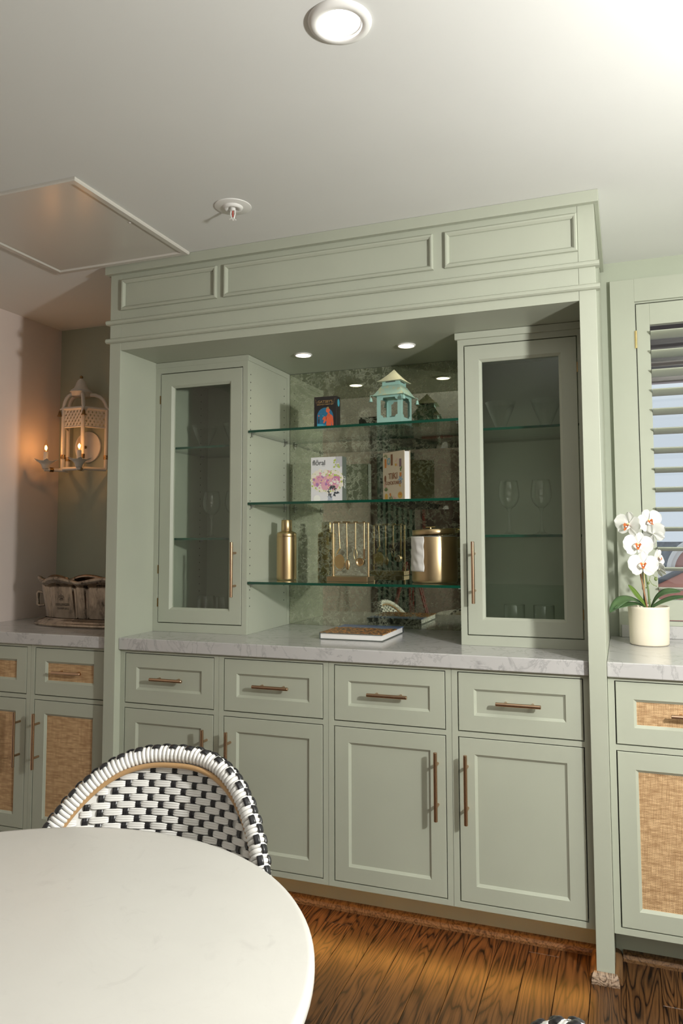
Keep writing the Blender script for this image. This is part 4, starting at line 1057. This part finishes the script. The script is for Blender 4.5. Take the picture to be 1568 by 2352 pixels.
# ------------------------------------------------------------------ wall sconce in the corner
cx, cy, R = -.630, .632, .117
t = thing('wall_sconce', 'white pagoda lantern wall sconce with two lit candle bulbs', 'sconce', (cx, YN, 1.76))
wm = mat('aged_white_enamel', (.70, .66, .60), .5)
PT = [(cx + R * math.cos(math.radians(a)), cy + R * math.sin(math.radians(a))) for a in (180, 240, 300, 360)]
b = B(); n = 40; vs_ = [(-.6395 + .0785 * math.cos(2 * PI * i / n), YN - .0004, 1.7595 + .0785 * math.sin(2 * PI * i / n)) for i in range(n)]
b.poly(vs_, (0, -.012, 0)); b.build('back_plate', mat('back_plate_white', (.74, .70, .64), .45), t, bevel=.002)
B().sphere((-.650, YN - .014, 1.759), .0075, 8).build('cap_nut', M['brassd'], t)
for px_, py_ in PT:
    B().cyl((px_, py_, 1.640), (px_, py_, 1.938), .0095, n=16).build('post', wm, t)
    b = B()
    for z in (1.693, 1.700, 1.707): b.cyl((px_, py_, z - .0025), (px_, py_, z + .0025), .0122, n=18)
    b.build('brass_collar', M['brassd'], t)
for z, r, nm in ((1.640, .0088, 'lower_rail'), (1.937, .0088, 'upper_rail'), (1.8455, .0042, 'lattice_rail')):
    for i in range(3): B().cyl((*PT[i], z), (*PT[i + 1], z), r, n=12).build(nm, wm, t)
for i in range(3):
    a = Vector((*PT[i], 0)); d = Vector((*PT[i + 1], 0)) - a; L = d.length; d.normalize(); nrm = Vector((d.y, -d.x, 0))
    b = B(); z0, z1 = 1.848, 1.930; hgt = z1 - z0; sl = .62
    for sgn in (1, -1):
        k = -4
        while k < 9:
            u0 = .010 + k * (L - .02) / 4.5 * .88
            pts = []
            for zz in (0, hgt):
                u = u0 + (sl * zz if sgn > 0 else sl * (hgt - zz)); pts.append((u, zz))
            # clip to the panel
            def cl_(p, q_):
                (ua, za), (ub, zb) = p, q_
                lo, hi = .008, L - .008
                out = []
                for (u, z), (u2, z2) in ((p, q_), (q_, p)):
                    if u < lo:
                        if u2 <= lo: return None
                        f = (lo - u) / (u2 - u); out.append((lo, z + f * (z2 - z)))
                    elif u > hi:
                        if u2 >= hi: return None
                        f = (hi - u) / (u2 - u); out.append((hi, z + f * (z2 - z)))
                    else: out.append((u, z))
                return out
            c2 = cl_(*pts); k += 1
            if not c2: continue
            (ua, za), (ub, zb) = c2
            if abs(za - zb) < .006: continue
            w_ = .0050; off = nrm * (.0010 * sgn)
            q4 = [a + d * (ua - w_) + off + Vector((0, 0, z0 + za)), a + d * (ua + w_) + off + Vector((0, 0, z0 + za)), a + d * (ub + w_) + off + Vector((0, 0, z0 + zb)), a + d * (ub - w_) + off + Vector((0, 0, z0 + zb))]
            b.poly(q4, nrm * .0018)
    b.build('lattice_panel', wm, t)
b = B().lathe([(.0001, 2.098), (.0075, 2.0925), (.0100, 2.0900), (.0165, 2.084), (.0230, 2.072), (.0275, 2.058), (.0340, 2.044), (.0465, 2.0345), (.050, 2.031), (.050, 2.028), (.0001, 2.028)], (cx, cy - .05, 0), 32); b.build('bell_roof', wm, t)
b = B().lathe([(.0001, 2.027), (.052, 2.027), (.0535, 2.024), (.051, 2.021), (.046, 2.020), (.045, 2.003), (.0001, 2.002)], (cx, cy - .05, 0), 32); b.build('collar', wm, t)
B().sphere((cx, cy - .05, 2.101), .0082, 8).build('finial', M['brassd'], t)
AX = (cx, cy - .05)
for px_, py_ in PT:
    d = Vector((px_ - AX[0], py_ - AX[1], 0)); L = d.length; d.normalize(); pts = []
    for f, z in ((.040, 2.012), (.060, 2.011), (.080, 2.003), (.094, 1.990), (.104, 1.972), (.109, 1.955), (.114, 1.945), (.124, 1.937), (.138, 1.932)):
        rr = f * L / .112; pts.append((AX[0] + d.x * rr, min(AX[1] + d.y * rr, YN - .008), z - (.0 if f < .12 else .0)))
    B().tube(pts, [.0092] * 6 + [.0075, .005, .0035], 12).build('roof_rib', wm, t)
    e = pts[-1]
    if e[1] < YN - .02:
        b = B().tube([e, (e[0], e[1], e[2] - .008)], .0012, 6); b.lathe([(.0008, 0), (.0045, -.003), (.0065, -.010), (.0085, -.020), (.0125, -.026), (.0120, -.0265), (.0001, -.018)], (e[0], e[1], e[2] - .006), 16)
        b.sphere((e[0], e[1], e[2] - .030), .0028, 6); b.build('bell', M['brassd'], t)
for side, ai in ((-1, 240), (1, 300)):
    a = math.radians(ai); p0 = Vector((cx + R * math.cos(a), cy + R * math.sin(a), 1.634)); d = Vector((math.cos(a), math.sin(a), 0)); e = p0 + d * .080
    B().cyl(p0 - d * .01, e + d * .006, .0085, n=14).build('arm', wm, t)
    b = B()
    for k in (.046, .052, .058): q_ = p0 + d * k; b.cyl(q_ - d * .0025, q_ + d * .0025, .0112, n=16)
    b.build('brass_collar', M['brassd'], t)
    b = B().lathe([(.0001, .000), (.013, .000), (.0165, .006), (.018, .014), (.023, .024), (.034, .033), (.042, .037), (.0425, .0385), (.030, .0345), (.017, .030), (.0001, .030)], (e.x, e.y, 1.636), 28)
    for i in range(6):
        g = 2 * PI * i / 6 + .3; u, w_ = Vector((math.cos(g), math.sin(g), 0)), Vector((-math.sin(g), math.cos(g), 0)); c0 = Vector((e.x, e.y, 1.672))
        b.poly([c0 + u * .034 - w_ * .012, c0 + u * .046 - w_ * .010 + Vector((0, 0, .004)), c0 + u * .062 + Vector((0, 0, .009)), c0 + u * .046 + w_ * .010 + Vector((0, 0, .004)), c0 + u * .034 + w_ * .012], (0, 0, .0012))
    b.build('lotus_cup', wm, t)
    B().cyl((e.x, e.y, 1.664), (e.x, e.y, 1.7185), .0108, n=20).build('candle_sleeve', mat('candle_white', (.80, .78, .72), .4), t)
    bl_ = B().lathe([(.0085, .0), (.0105, .006), (.0132, .016), (.0128, .026), (.0085, .040), (.004, .050), (.0022, .057), (.0003, .061)], (e.x, e.y, 1.7188), 20).build('bulb', M['bulbglass'], t)
    B().lathe([(.0004, 0), (.0026, .004), (.0044, .009), (.0036, .014), (.0016, .019), (.0003, .023)], (e.x, e.y, 1.7275), 12).build('filament', M['filament'], bl_)
    light('candle_glow', 'POINT', (e.x, e.y, 1.741), 0.46, (1, .44, .14), shadow_soft_size=.008)

# ------------------------------------------------------------------ silver wine bucket
m = mat('tarnished_silver', (.42, .38, .33), .34, 1.0); q = NT(m); v = q.coord((1, 1, .35)); n1 = q.noise(v, 13, 6, .65, .5); n2 = q.noise(v, 70, 4, .65)
mk = q.math('MULTIPLY', q.ramp(n1, [(.38, (0, 0, 0)), (.72, (1, 1, 1))]), q.ramp(n2, [(.30, (.3, .3, .3)), (.62, (1, 1, 1))]))
q.l(q.mix(mk, (.42, .355, .285), (.05, .042, .034)), q.b.inputs['Base Color']); q.l(q.math('MULTIPLY_ADD', mk, .25), q.b.inputs['Roughness'])
for nd in q.t.nodes:
    if nd.type == 'MATH' and nd.operation == 'MULTIPLY_ADD': nd.inputs[2].default_value = .13
q.bump(n2, .10, .001); M['silver'] = m
bc = (-.318, .330, .9203); t = thing('wine_bucket', 'large tarnished silver fluted wine bucket on the marble counter', 'wine bucket', bc)
def lobe(k):  # 1 at lobe middle, 0 at the flute
    return abs(math.sin(4 * (k + PI / 2)))
NB = 320
def flute(k):  # 0 on the panels, 1 in the grooves either side of the narrow column at each seam
    l_ = lobe(k)
    if l_ < .22: return .25 + .30 * (l_ / .22) ** 2
    if l_ < .30: return .55 + .45 * (l_ - .22) / .08
    if l_ < .46: return 1 - (l_ - .30) / .16 * .85
    return .15 * max(0, 1 - (l_ - .46) / .4)
def ring(sx__, sy__, z, amp, wav=0.0):
    out = []
    for i in range(NB):
        k = 2 * PI * i / NB; r = 1 - amp * flute(k)
        c_, s_ = math.cos(k), math.sin(k); e = .82
        out.append((bc[0] + sx__ * r * math.copysign(abs(c_) ** e, c_), bc[1] + sy__ * r * math.copysign(abs(s_) ** e, s_), bc[2] + z + wav * lobe(k)))
    return out
def rings(secs):
    b = B(); vs_ = [p for s_ in secs for p in ring(*s_)]
    b.add(vs_, [(j * NB + i, j * NB + (i + 1) % NB, (j + 1) * NB + (i + 1) % NB, (j + 1) * NB + i) for j in range(len(secs) - 1) for i in range(NB)], 0, True); return b, len(secs)
b, ns = rings([(.300, .113, .0003, .03), (.302, .115, .004, .03), (.302, .115, .012, .03), (.296, .110, .014, .03), (.288, .104, .020, .03), (.284, .102, .023, .03), (.270, .096, .0265, .04), (.250, .088, .034, .05)])
b.add(b.v[:NB], [tuple(range(NB))]); b.build('foot', M['silver'], t)
b, ns = rings([(.244, .082, .034, .09), (.248, .085, .06, .10), (.256, .090, .10, .10), (.266, .097, .15, .10), (.272, .102, .178, .10, .008), (.268, .098, .178, .08, .004), (.255, .086, .10, .08), (.245, .080, .045, .07)])
b.add(b.v[-NB:], [tuple(range(NB))]); b.build('body', M['silver'], t)
b, ns = rings([(.271, .101, .173, .09, .014), (.278, .108, .176, .08, .016), (.287, .116, .184, .07, .019), (.289, .118, .191, .06, .020), (.284, .113, .196, .06, .020), (.272, .102, .195, .07, .020), (.266, .096, .187, .08, .018)]); b.build('rim', M['silver'], t)
for s in (-1, 1):
    x_ = bc[0] + s * .272
    B().tube([(x_, .33, bc[2] + .082), (x_ + s * .030, .33, bc[2] + .078), (x_ + s * .040, .33, bc[2] + .084), (x_ + s * .041, .33, bc[2] + .108), (x_ + s * .042, .33, bc[2] + .135), (x_ + s * .034, .33, bc[2] + .141), (x_ + s * .004, .33, bc[2] + .136)], [.006, .0065, .0078, .0058, .0082, .0065, .006], 12).build('handle', M['silver'], t) if s < 0 else None
def surf_y(x, z):
    f = min(1, max(0, (z - .034) / .144)); best = None
    for i in range(500, 700):
        k = -PI + PI * (i - 500) / 200; r = 1 - .10 * flute(k); c_, s_ = math.cos(k), math.sin(k); e = .82
        X_ = bc[0] + (.244 + .028 * f) * r * math.copysign(abs(c_) ** e, c_); d = abs(X_ - x)
        if best is None or d < best[0]: best = (d, bc[1] + (.082 + .020 * f) * r * math.copysign(abs(s_) ** e, s_))
    return best[1]
eng = mat('engraved_black', (.025, .02, .016), .6)
TXc = -.418
for txt, sz, z in (('BOLLINGER', .0150, .0935), ('CHAMP 1872', .0115, .0765)):
    tb = text_bm(txt, sz, .0)
    tb.v = [(TXc + p[0], surf_y(TXc + p[0], z + p[1]) - .0012, bc[2] + z + p[1]) for p in tb.v]; tb.build('engraved_lettering', eng, t)
fb = B()
def stroke(pts, r=.0006):
    fb.tube([(TXc - .004 + x, surf_y(TXc - .004 + x, .125) - .0008, bc[2] + .125 + z) for x, z in pts], r, 6)
stroke([(0, .017), (.0035, .009), (.004, .003), (.0018, -.003), (0, -.006), (-.0018, -.003), (-.004, .003), (-.0035, .009), (0, .017)])
for s in (-1, 1):
    stroke([(s * .002, -.002), (s * .0045, .005), (s * .009, .0085), (s * .0135, .006), (s * .0150, .0005), (s * .0125, -.003), (s * .0100, -.001), (s * .0108, .0022)])
    stroke([(s * .003, -.006), (s * .006, -.008), (s * .010, -.007), (s * .009, -.012), (s * .005, -.011)])
stroke([(-.0065, -.005), (.0065, -.005)], .0008); stroke([(0, -.006), (.002, -.011), (0, -.015), (-.002, -.011), (0, -.006)])
fb.build('engraved_emblem', eng, t)

# ------------------------------------------------------------------ potted orchid
pc = (1.957, .456, .9203); t = thing('potted_orchid', 'white orchid with orange throats in a cream ceramic pot', 'potted plant', pc)
B().lathe([(.0001, .0003), (.060, .0003), (.0635, .002), (.0650, .006), (.0668, .050), (.0678, .120), (.0685, .1235), (.0690, .130), (.0680, .1335), (.0655, .1340), (.0640, .1315), (.0635, .100), (.0001, .100)], pc, 64).build('pot', M['cream'], t)
B().lathe([(.0001, .118), (.035, .117), (.0630, .114)], pc, 32).build('moss', painted('bark_mulch', (.10, .06, .035), .9, .3), t)
ob = (1.9605, .452)
lm = mat('orchid_leaf', (.055, .115, .050), .35); q = NT(lm); f = q.noise(q.coord((1, 1, 1)), 18, 3); q.l(q.ramp(f, [(.3, (.040, .090, .040)), (.7, (.085, .150, .055))]), q.b.inputs['Base Color'])
lm2 = mat('orchid_leaf_bright', (.12, .20, .035), .35)
def leaf(pts, wmax, mt, roll=0.0):
    pts = [Vector(p) for p in pts]; N = 18; cur = []
    for i in range(N + 1):
        f = i / N * (len(pts) - 1); j = min(int(f), len(pts) - 2); u = f - j
        p0, p1, p2, p3 = pts[max(j - 1, 0)], pts[j], pts[j + 1], pts[min(j + 2, len(pts) - 1)]
        cur.append(.5 * ((2 * p1) + (-p0 + p2) * u + (2 * p0 - 5 * p1 + 4 * p2 - p3) * u * u + (-p0 + 3 * p1 - 3 * p2 + p3) * u ** 3))
    b = B(); vs_ = []
    for i, p in enumerate(cur):
        a = (cur[min(i + 1, N)] - cur[max(i - 1, 0)]).normalized(); side = a.cross(Vector((0, 0, 1)))
        side = side.normalized() if side.length > .05 else Vector((0, 1, 0)); up_ = side.cross(a).normalized()
        side, up_ = side * math.cos(roll) + up_ * math.sin(roll), up_ * math.cos(roll) - side * math.sin(roll)
        s_ = i / N; w_ = wmax * (.28 + .72 * math.sin(min(1, s_ * 1.25) * PI / 2)) * (1 - max(0, (s_ - .62) / .38) ** 2.2) + .0004
        for k, h_ in ((-1, .28), (-.5, .10), (0, 0), (.5, .10), (1, .28)): vs_.append(p + side * (w_ * k) + up_ * (w_ * h_))
    b.add(vs_, [(i * 5 + j, i * 5 + j + 1, (i + 1) * 5 + j + 1, (i + 1) * 5 + j) for i in range(N) for j in range(4)], 0, True)
    o = b.build('leaf', mt, t); sd = o.modifiers.new('thickness', 'SOLIDIFY'); sd.thickness = .0016; return o
oz = 1.046
leaf([(ob[0] - .004, ob[1], oz), (1.925, .445, 1.085), (1.893, .438, 1.128)], .0105, lm2, .9)
leaf([(ob[0] - .006, ob[1], oz), (1.908, .430, 1.076), (1.868, .395, 1.074), (1.829, .362, 1.036)], .0200, lm, .45)
leaf([(ob[0] - .004, ob[1] - .004, oz), (1.917, .420, 1.062), (1.880, .388, 1.060), (1.845, .362, 1.050)], .0150, lm, .35)
leaf([(ob[0] + .004, ob[1], oz), (1.985, .445, 1.083), (2.015, .440, 1.104), (2.062, .437, 1.108)], .0170, lm, -.55)
leaf([(ob[0] + .004, ob[1] + .004, oz), (1.995, .462, 1.065), (2.035, .470, 1.080), (2.085, .478, 1.088)], .0130, lm, -.45)
gs = mat('orchid_stem', (.14, .20, .07), .45)
B().tube([(1.962, .452, oz), (1.958, .452, 1.11), (1.951, .451, 1.165), (1.946, .450, 1.215), (1.938, .449, 1.27), (1.926, .448, 1.315), (1.912, .445, 1.345), (1.895, .440, 1.352)], [.0036, .0034, .0030, .0027, .0024, .0022, .0019, .0012], 10).build('stem', gs, t)
B().tube([(1.961, .452, 1.075), (1.9605, .452, 1.078)], .0046, 10).build('stem_node', gs, t)
B().tube([(1.9525, .4515, 1.115), (1.9545, .4515, 1.118)], .0044, 10).build('stem_node', gs, t)
B().tube([(1.953, .448, oz), (1.940, .447, 1.13), (1.928, .446, 1.20), (1.922, .446, 1.23)], .0030, 8).build('stake', mat('bamboo_stake', (.34, .17, .09), .6), t)
B().cyl((1.9425, .455, oz), (1.9425, .455, 1.22), .0016, n=8).build('wire_support', mat('dark_green_wire', (.02, .05, .035), .4), t)
bm_ = mat('bud_green', (.22, .28, .10), .45)
B().tube([(1.963, .450, 1.180), (1.966, .449, 1.160), (1.963, .449, 1.146), (1.970, .449, 1.132), (1.984, .449, 1.124)], .0012, 6).tube([(1.966, .449, 1.160), (1.975, .449, 1.163), (1.982, .449, 1.154)], .0011, 6).tube([(1.963, .449, 1.146), (1.9605, .449, 1.140)], .0010, 6).build('bud_spray', bm_, t)
for x, y, z, r in ((1.9495, .449, 1.1745, .0068), (1.9840, .448, 1.1495, .0066), (1.9600, .448, 1.1345, .0046), (1.9855, .449, 1.1235, .0018), (1.976, .449, 1.127, .0016)): B().sphere((x, y, z), r, 8, 0, (.88, .88, 1.1)).build('bud', bm_, t)
pm = mat('orchid_petal', (.74, .735, .71), .5); pm.node_tree.nodes['Principled BSDF'].inputs['Subsurface Weight'].default_value = .12; pm.node_tree.nodes['Principled BSDF'].inputs['Subsurface Radius'].default_value = (.01, .01, .008)
lo = mat('orchid_lip_orange', (.62, .16, .04), .45); ly = mat('orchid_column_yellow', (.80, .70, .36), .45)
def petal_me(L, Wd, cup, name, pinch=.25):
    b = B(); N, K = 12, 8; vs_ = []
    for i in range(N + 1):
        s_ = i / N; w_ = Wd * math.sin(PI * min(.999, (s_ * (1 - pinch * .35) + pinch * .06))) ** .62 * (.25 + .75 * min(1, s_ * 2.6))
        if i == N: w_ = Wd * .05
        for k in range(K + 1):
            u = -1 + 2 * k / K; vs_.append((u * w_, -cup * (s_ * s_) * L * .5 + cup * .35 * u * u * w_ - .0015 * math.sin(u * 5 + s_ * 4), L * s_))
    b.add(vs_, [(i * (K + 1) + k, i * (K + 1) + k + 1, (i + 1) * (K + 1) + k + 1, (i + 1) * (K + 1) + k) for i in range(N) for k in range(K)], 0, True)
    return b.mesh(name, pm)
ME_big = petal_me(.0480, .0285, .30, 'petal', .2); ME_sep = petal_me(.0440, .0165, .25, 'sepal', .3)
b = B(); b.sphere((0, -.004, .002), .0045, 8, 0, (.8, 1.2, .9)); ME_col = b.mesh('column', ly)
b = B()
for s in (-1, 1):
    b.add([(0, -.006, -.002), (s * .006, -.014, .006), (s * .011, -.016, .000), (s * .009, -.014, -.008), (s * .003, -.010, -.010)], [(0, 1, 2, 3, 4)])
b.add([(-.004, -.008, -.006), (.004, -.008, -.006), (.006, -.018, -.013), (0, -.023, -.019), (-.006, -.018, -.013)], [(0, 1, 2, 3, 4)])
ME_lip = b.mesh('lip', lo)
b = B(); 
for s in (-1, 1): b.add([(s * .010, -.015, .002), (s * .0155, -.013, -.006), (s * .008, -.017, -.014), (s * .003, -.019, -.015)], [(0, 1, 2, 3)], 0, True)
b.sphere((0, -.014, -.006), .003, 6, 0); ME_lipw = b.mesh('lip_edge', pm)
def flower(x, y, z, yaw, pitch, roll, sc=1.0, showlip=True):
    f = bpy.data.objects.new('flower', ME_col); COL.objects.link(f); f.parent = t
    f.location = (x - pc[0], y - pc[1], z - pc[2]); f.rotation_euler = Euler((pitch, roll, yaw), 'XYZ'); f.scale = (sc, sc, sc)
    for a, me, nm, dy in ((PI / 2 - .12, ME_big, 'petal', -.002), (-PI / 2 + .12, ME_big, 'petal', -.002), (0, ME_sep, 'sepal', .002), (2.35, ME_sep, 'sepal', .002), (-2.35, ME_sep, 'sepal', .002)):
        inst(nm, me, f, (0, dy, 0), (0, a, 0))
    if showlip: inst('lip', ME_lip, f); inst('lip_edge', ME_lipw, f)
flower(1.8990, .415, 1.3405, -.50, .12, .22, 1.06)
flower(1.9275, .405, 1.2690, .05, -.10, .10, 1.06)
flower(1.9420, .385, 1.2010, .02, -.22, .05, 1.06)
flower(1.9665, .450, 1.3540, .35, .05, -.35, .95)
flower(1.9800, .430, 1.3060, 2.5, .0, .5, .98, False)
flower(1.9930, .435, 1.2235, 1.05, -.05, .6, .72)
flower(1.9960, .425, 1.1820, 1.9, -.5, .3, .70)
flower(1.8760, .465, 1.3560, -1.5, .1, .2, .62)

# ------------------------------------------------------------------ far side of the room, seen in the mirror
M['wine'] = mat('mahogany', (.16, .025, .018), .35); M['velvet'] = painted('dark_green_velvet', (.045, .060, .050), .9, .25); M['drape'] = painted('sage_drape', (.10, .15, .115), .9, .2)
t = thing('telescope', 'telescope on mahogany tripod across the room, seen in the mirror', 'telescope', (.02, -3.0, 0))
for a in (.3, 2.4, 4.5):
    for s in (-.018, .018):
        d = Vector((math.cos(a), math.sin(a), 0)); pr_ = Vector((-math.sin(a), math.cos(a), 0)) * s
        B().tube([Vector((.02, -3.0, 1.08)) + d * .04 + pr_, Vector((.02, -3.0, .0)) + d * .36 + pr_ * .3], .011, 8).build('leg', M['wine'], t)
B().cyl((.02, -3.0, 1.06), (.02, -3.0, 1.18), .045, n=20).build('mount', M['black'], t)
B().cyl((-.18, -3.06, 1.20), (.34, -2.90, 1.32), .045, .055, 24).build('tube', M['black'], t)
B().cyl((.34, -2.90, 1.32), (.38, -2.888, 1.33), .062, n=24).build('lens_hood', M['steel'], t)
t = thing('sofa', 'dark green velvet sofa across the room, seen in the mirror', 'sofa', (1.35, -3.75, 0))
B().box(.50, 2.35, -4.15, -3.35, .10, .42).build('base', M['velvet'], t, bevel=.03)
B().box(.50, 2.35, -4.28, -4.02, .42, .86).build('backrest', M['velvet'], t, bevel=.06)
for x in (.42, 2.20): B().box(x, x + .22, -4.20, -3.35, .10, .64).build('armrest', M['velvet'], t, bevel=.06)
for x in (.66, 1.43): B().box(x, x + .75, -4.0, -3.36, .425, .56).build('cushion', M['velvet'], t, bevel=.04)
for x in (.6, 2.25):
    for y in (-4.1, -3.45): B().cyl((x, y, 0), (x, y, .1), .025, n=12).build('leg', M['wine'], t)
def drape(x0, x1, label):
    b = B(); N = 60; vs_ = []
    for z in (.02, 2.25):
        for i in range(N + 1): x = x0 + (x1 - x0) * i / N; vs_.append((x, YS + .10 + .035 * math.sin(i * .75), z))
    b.add(vs_, [(i, i + 1, N + 2 + i, N + 1 + i) for i in range(N)], 0, True)
    o = tag(b.build('curtain', M['drape'], loc=((x0 + x1) / 2, YS + .1, .02)), label, 'curtain'); sd = o.modifiers.new('thickness', 'SOLIDIFY'); sd.thickness = .006
drape(-.72, -.28, 'sage curtain across the room beside the blush wall, seen in the mirror')
drape(.22, .40, 'narrow sage curtain across the room behind the sofa, seen in the mirror')
t = thing('wall_picture', 'dark picture in a brown frame across the room, seen in the mirror', 'picture', (.0, YS, 1.35))
ring_b = B()
for a in ((-.22, .22, 1.00, 1.03), (-.22, .22, 1.67, 1.70), (-.22, -.19, 1.03, 1.67), (.19, .22, 1.03, 1.67)): ring_b.box(a[0], a[1], YS + .001, YS + .03, a[2], a[3])
ring_b.build('frame', M['wine'], t); B().box(-.19, .19, YS + .001, YS + .012, 1.03, 1.67).build('canvas', painted('dark_canvas', (.09, .06, .05), .8, .5), t)
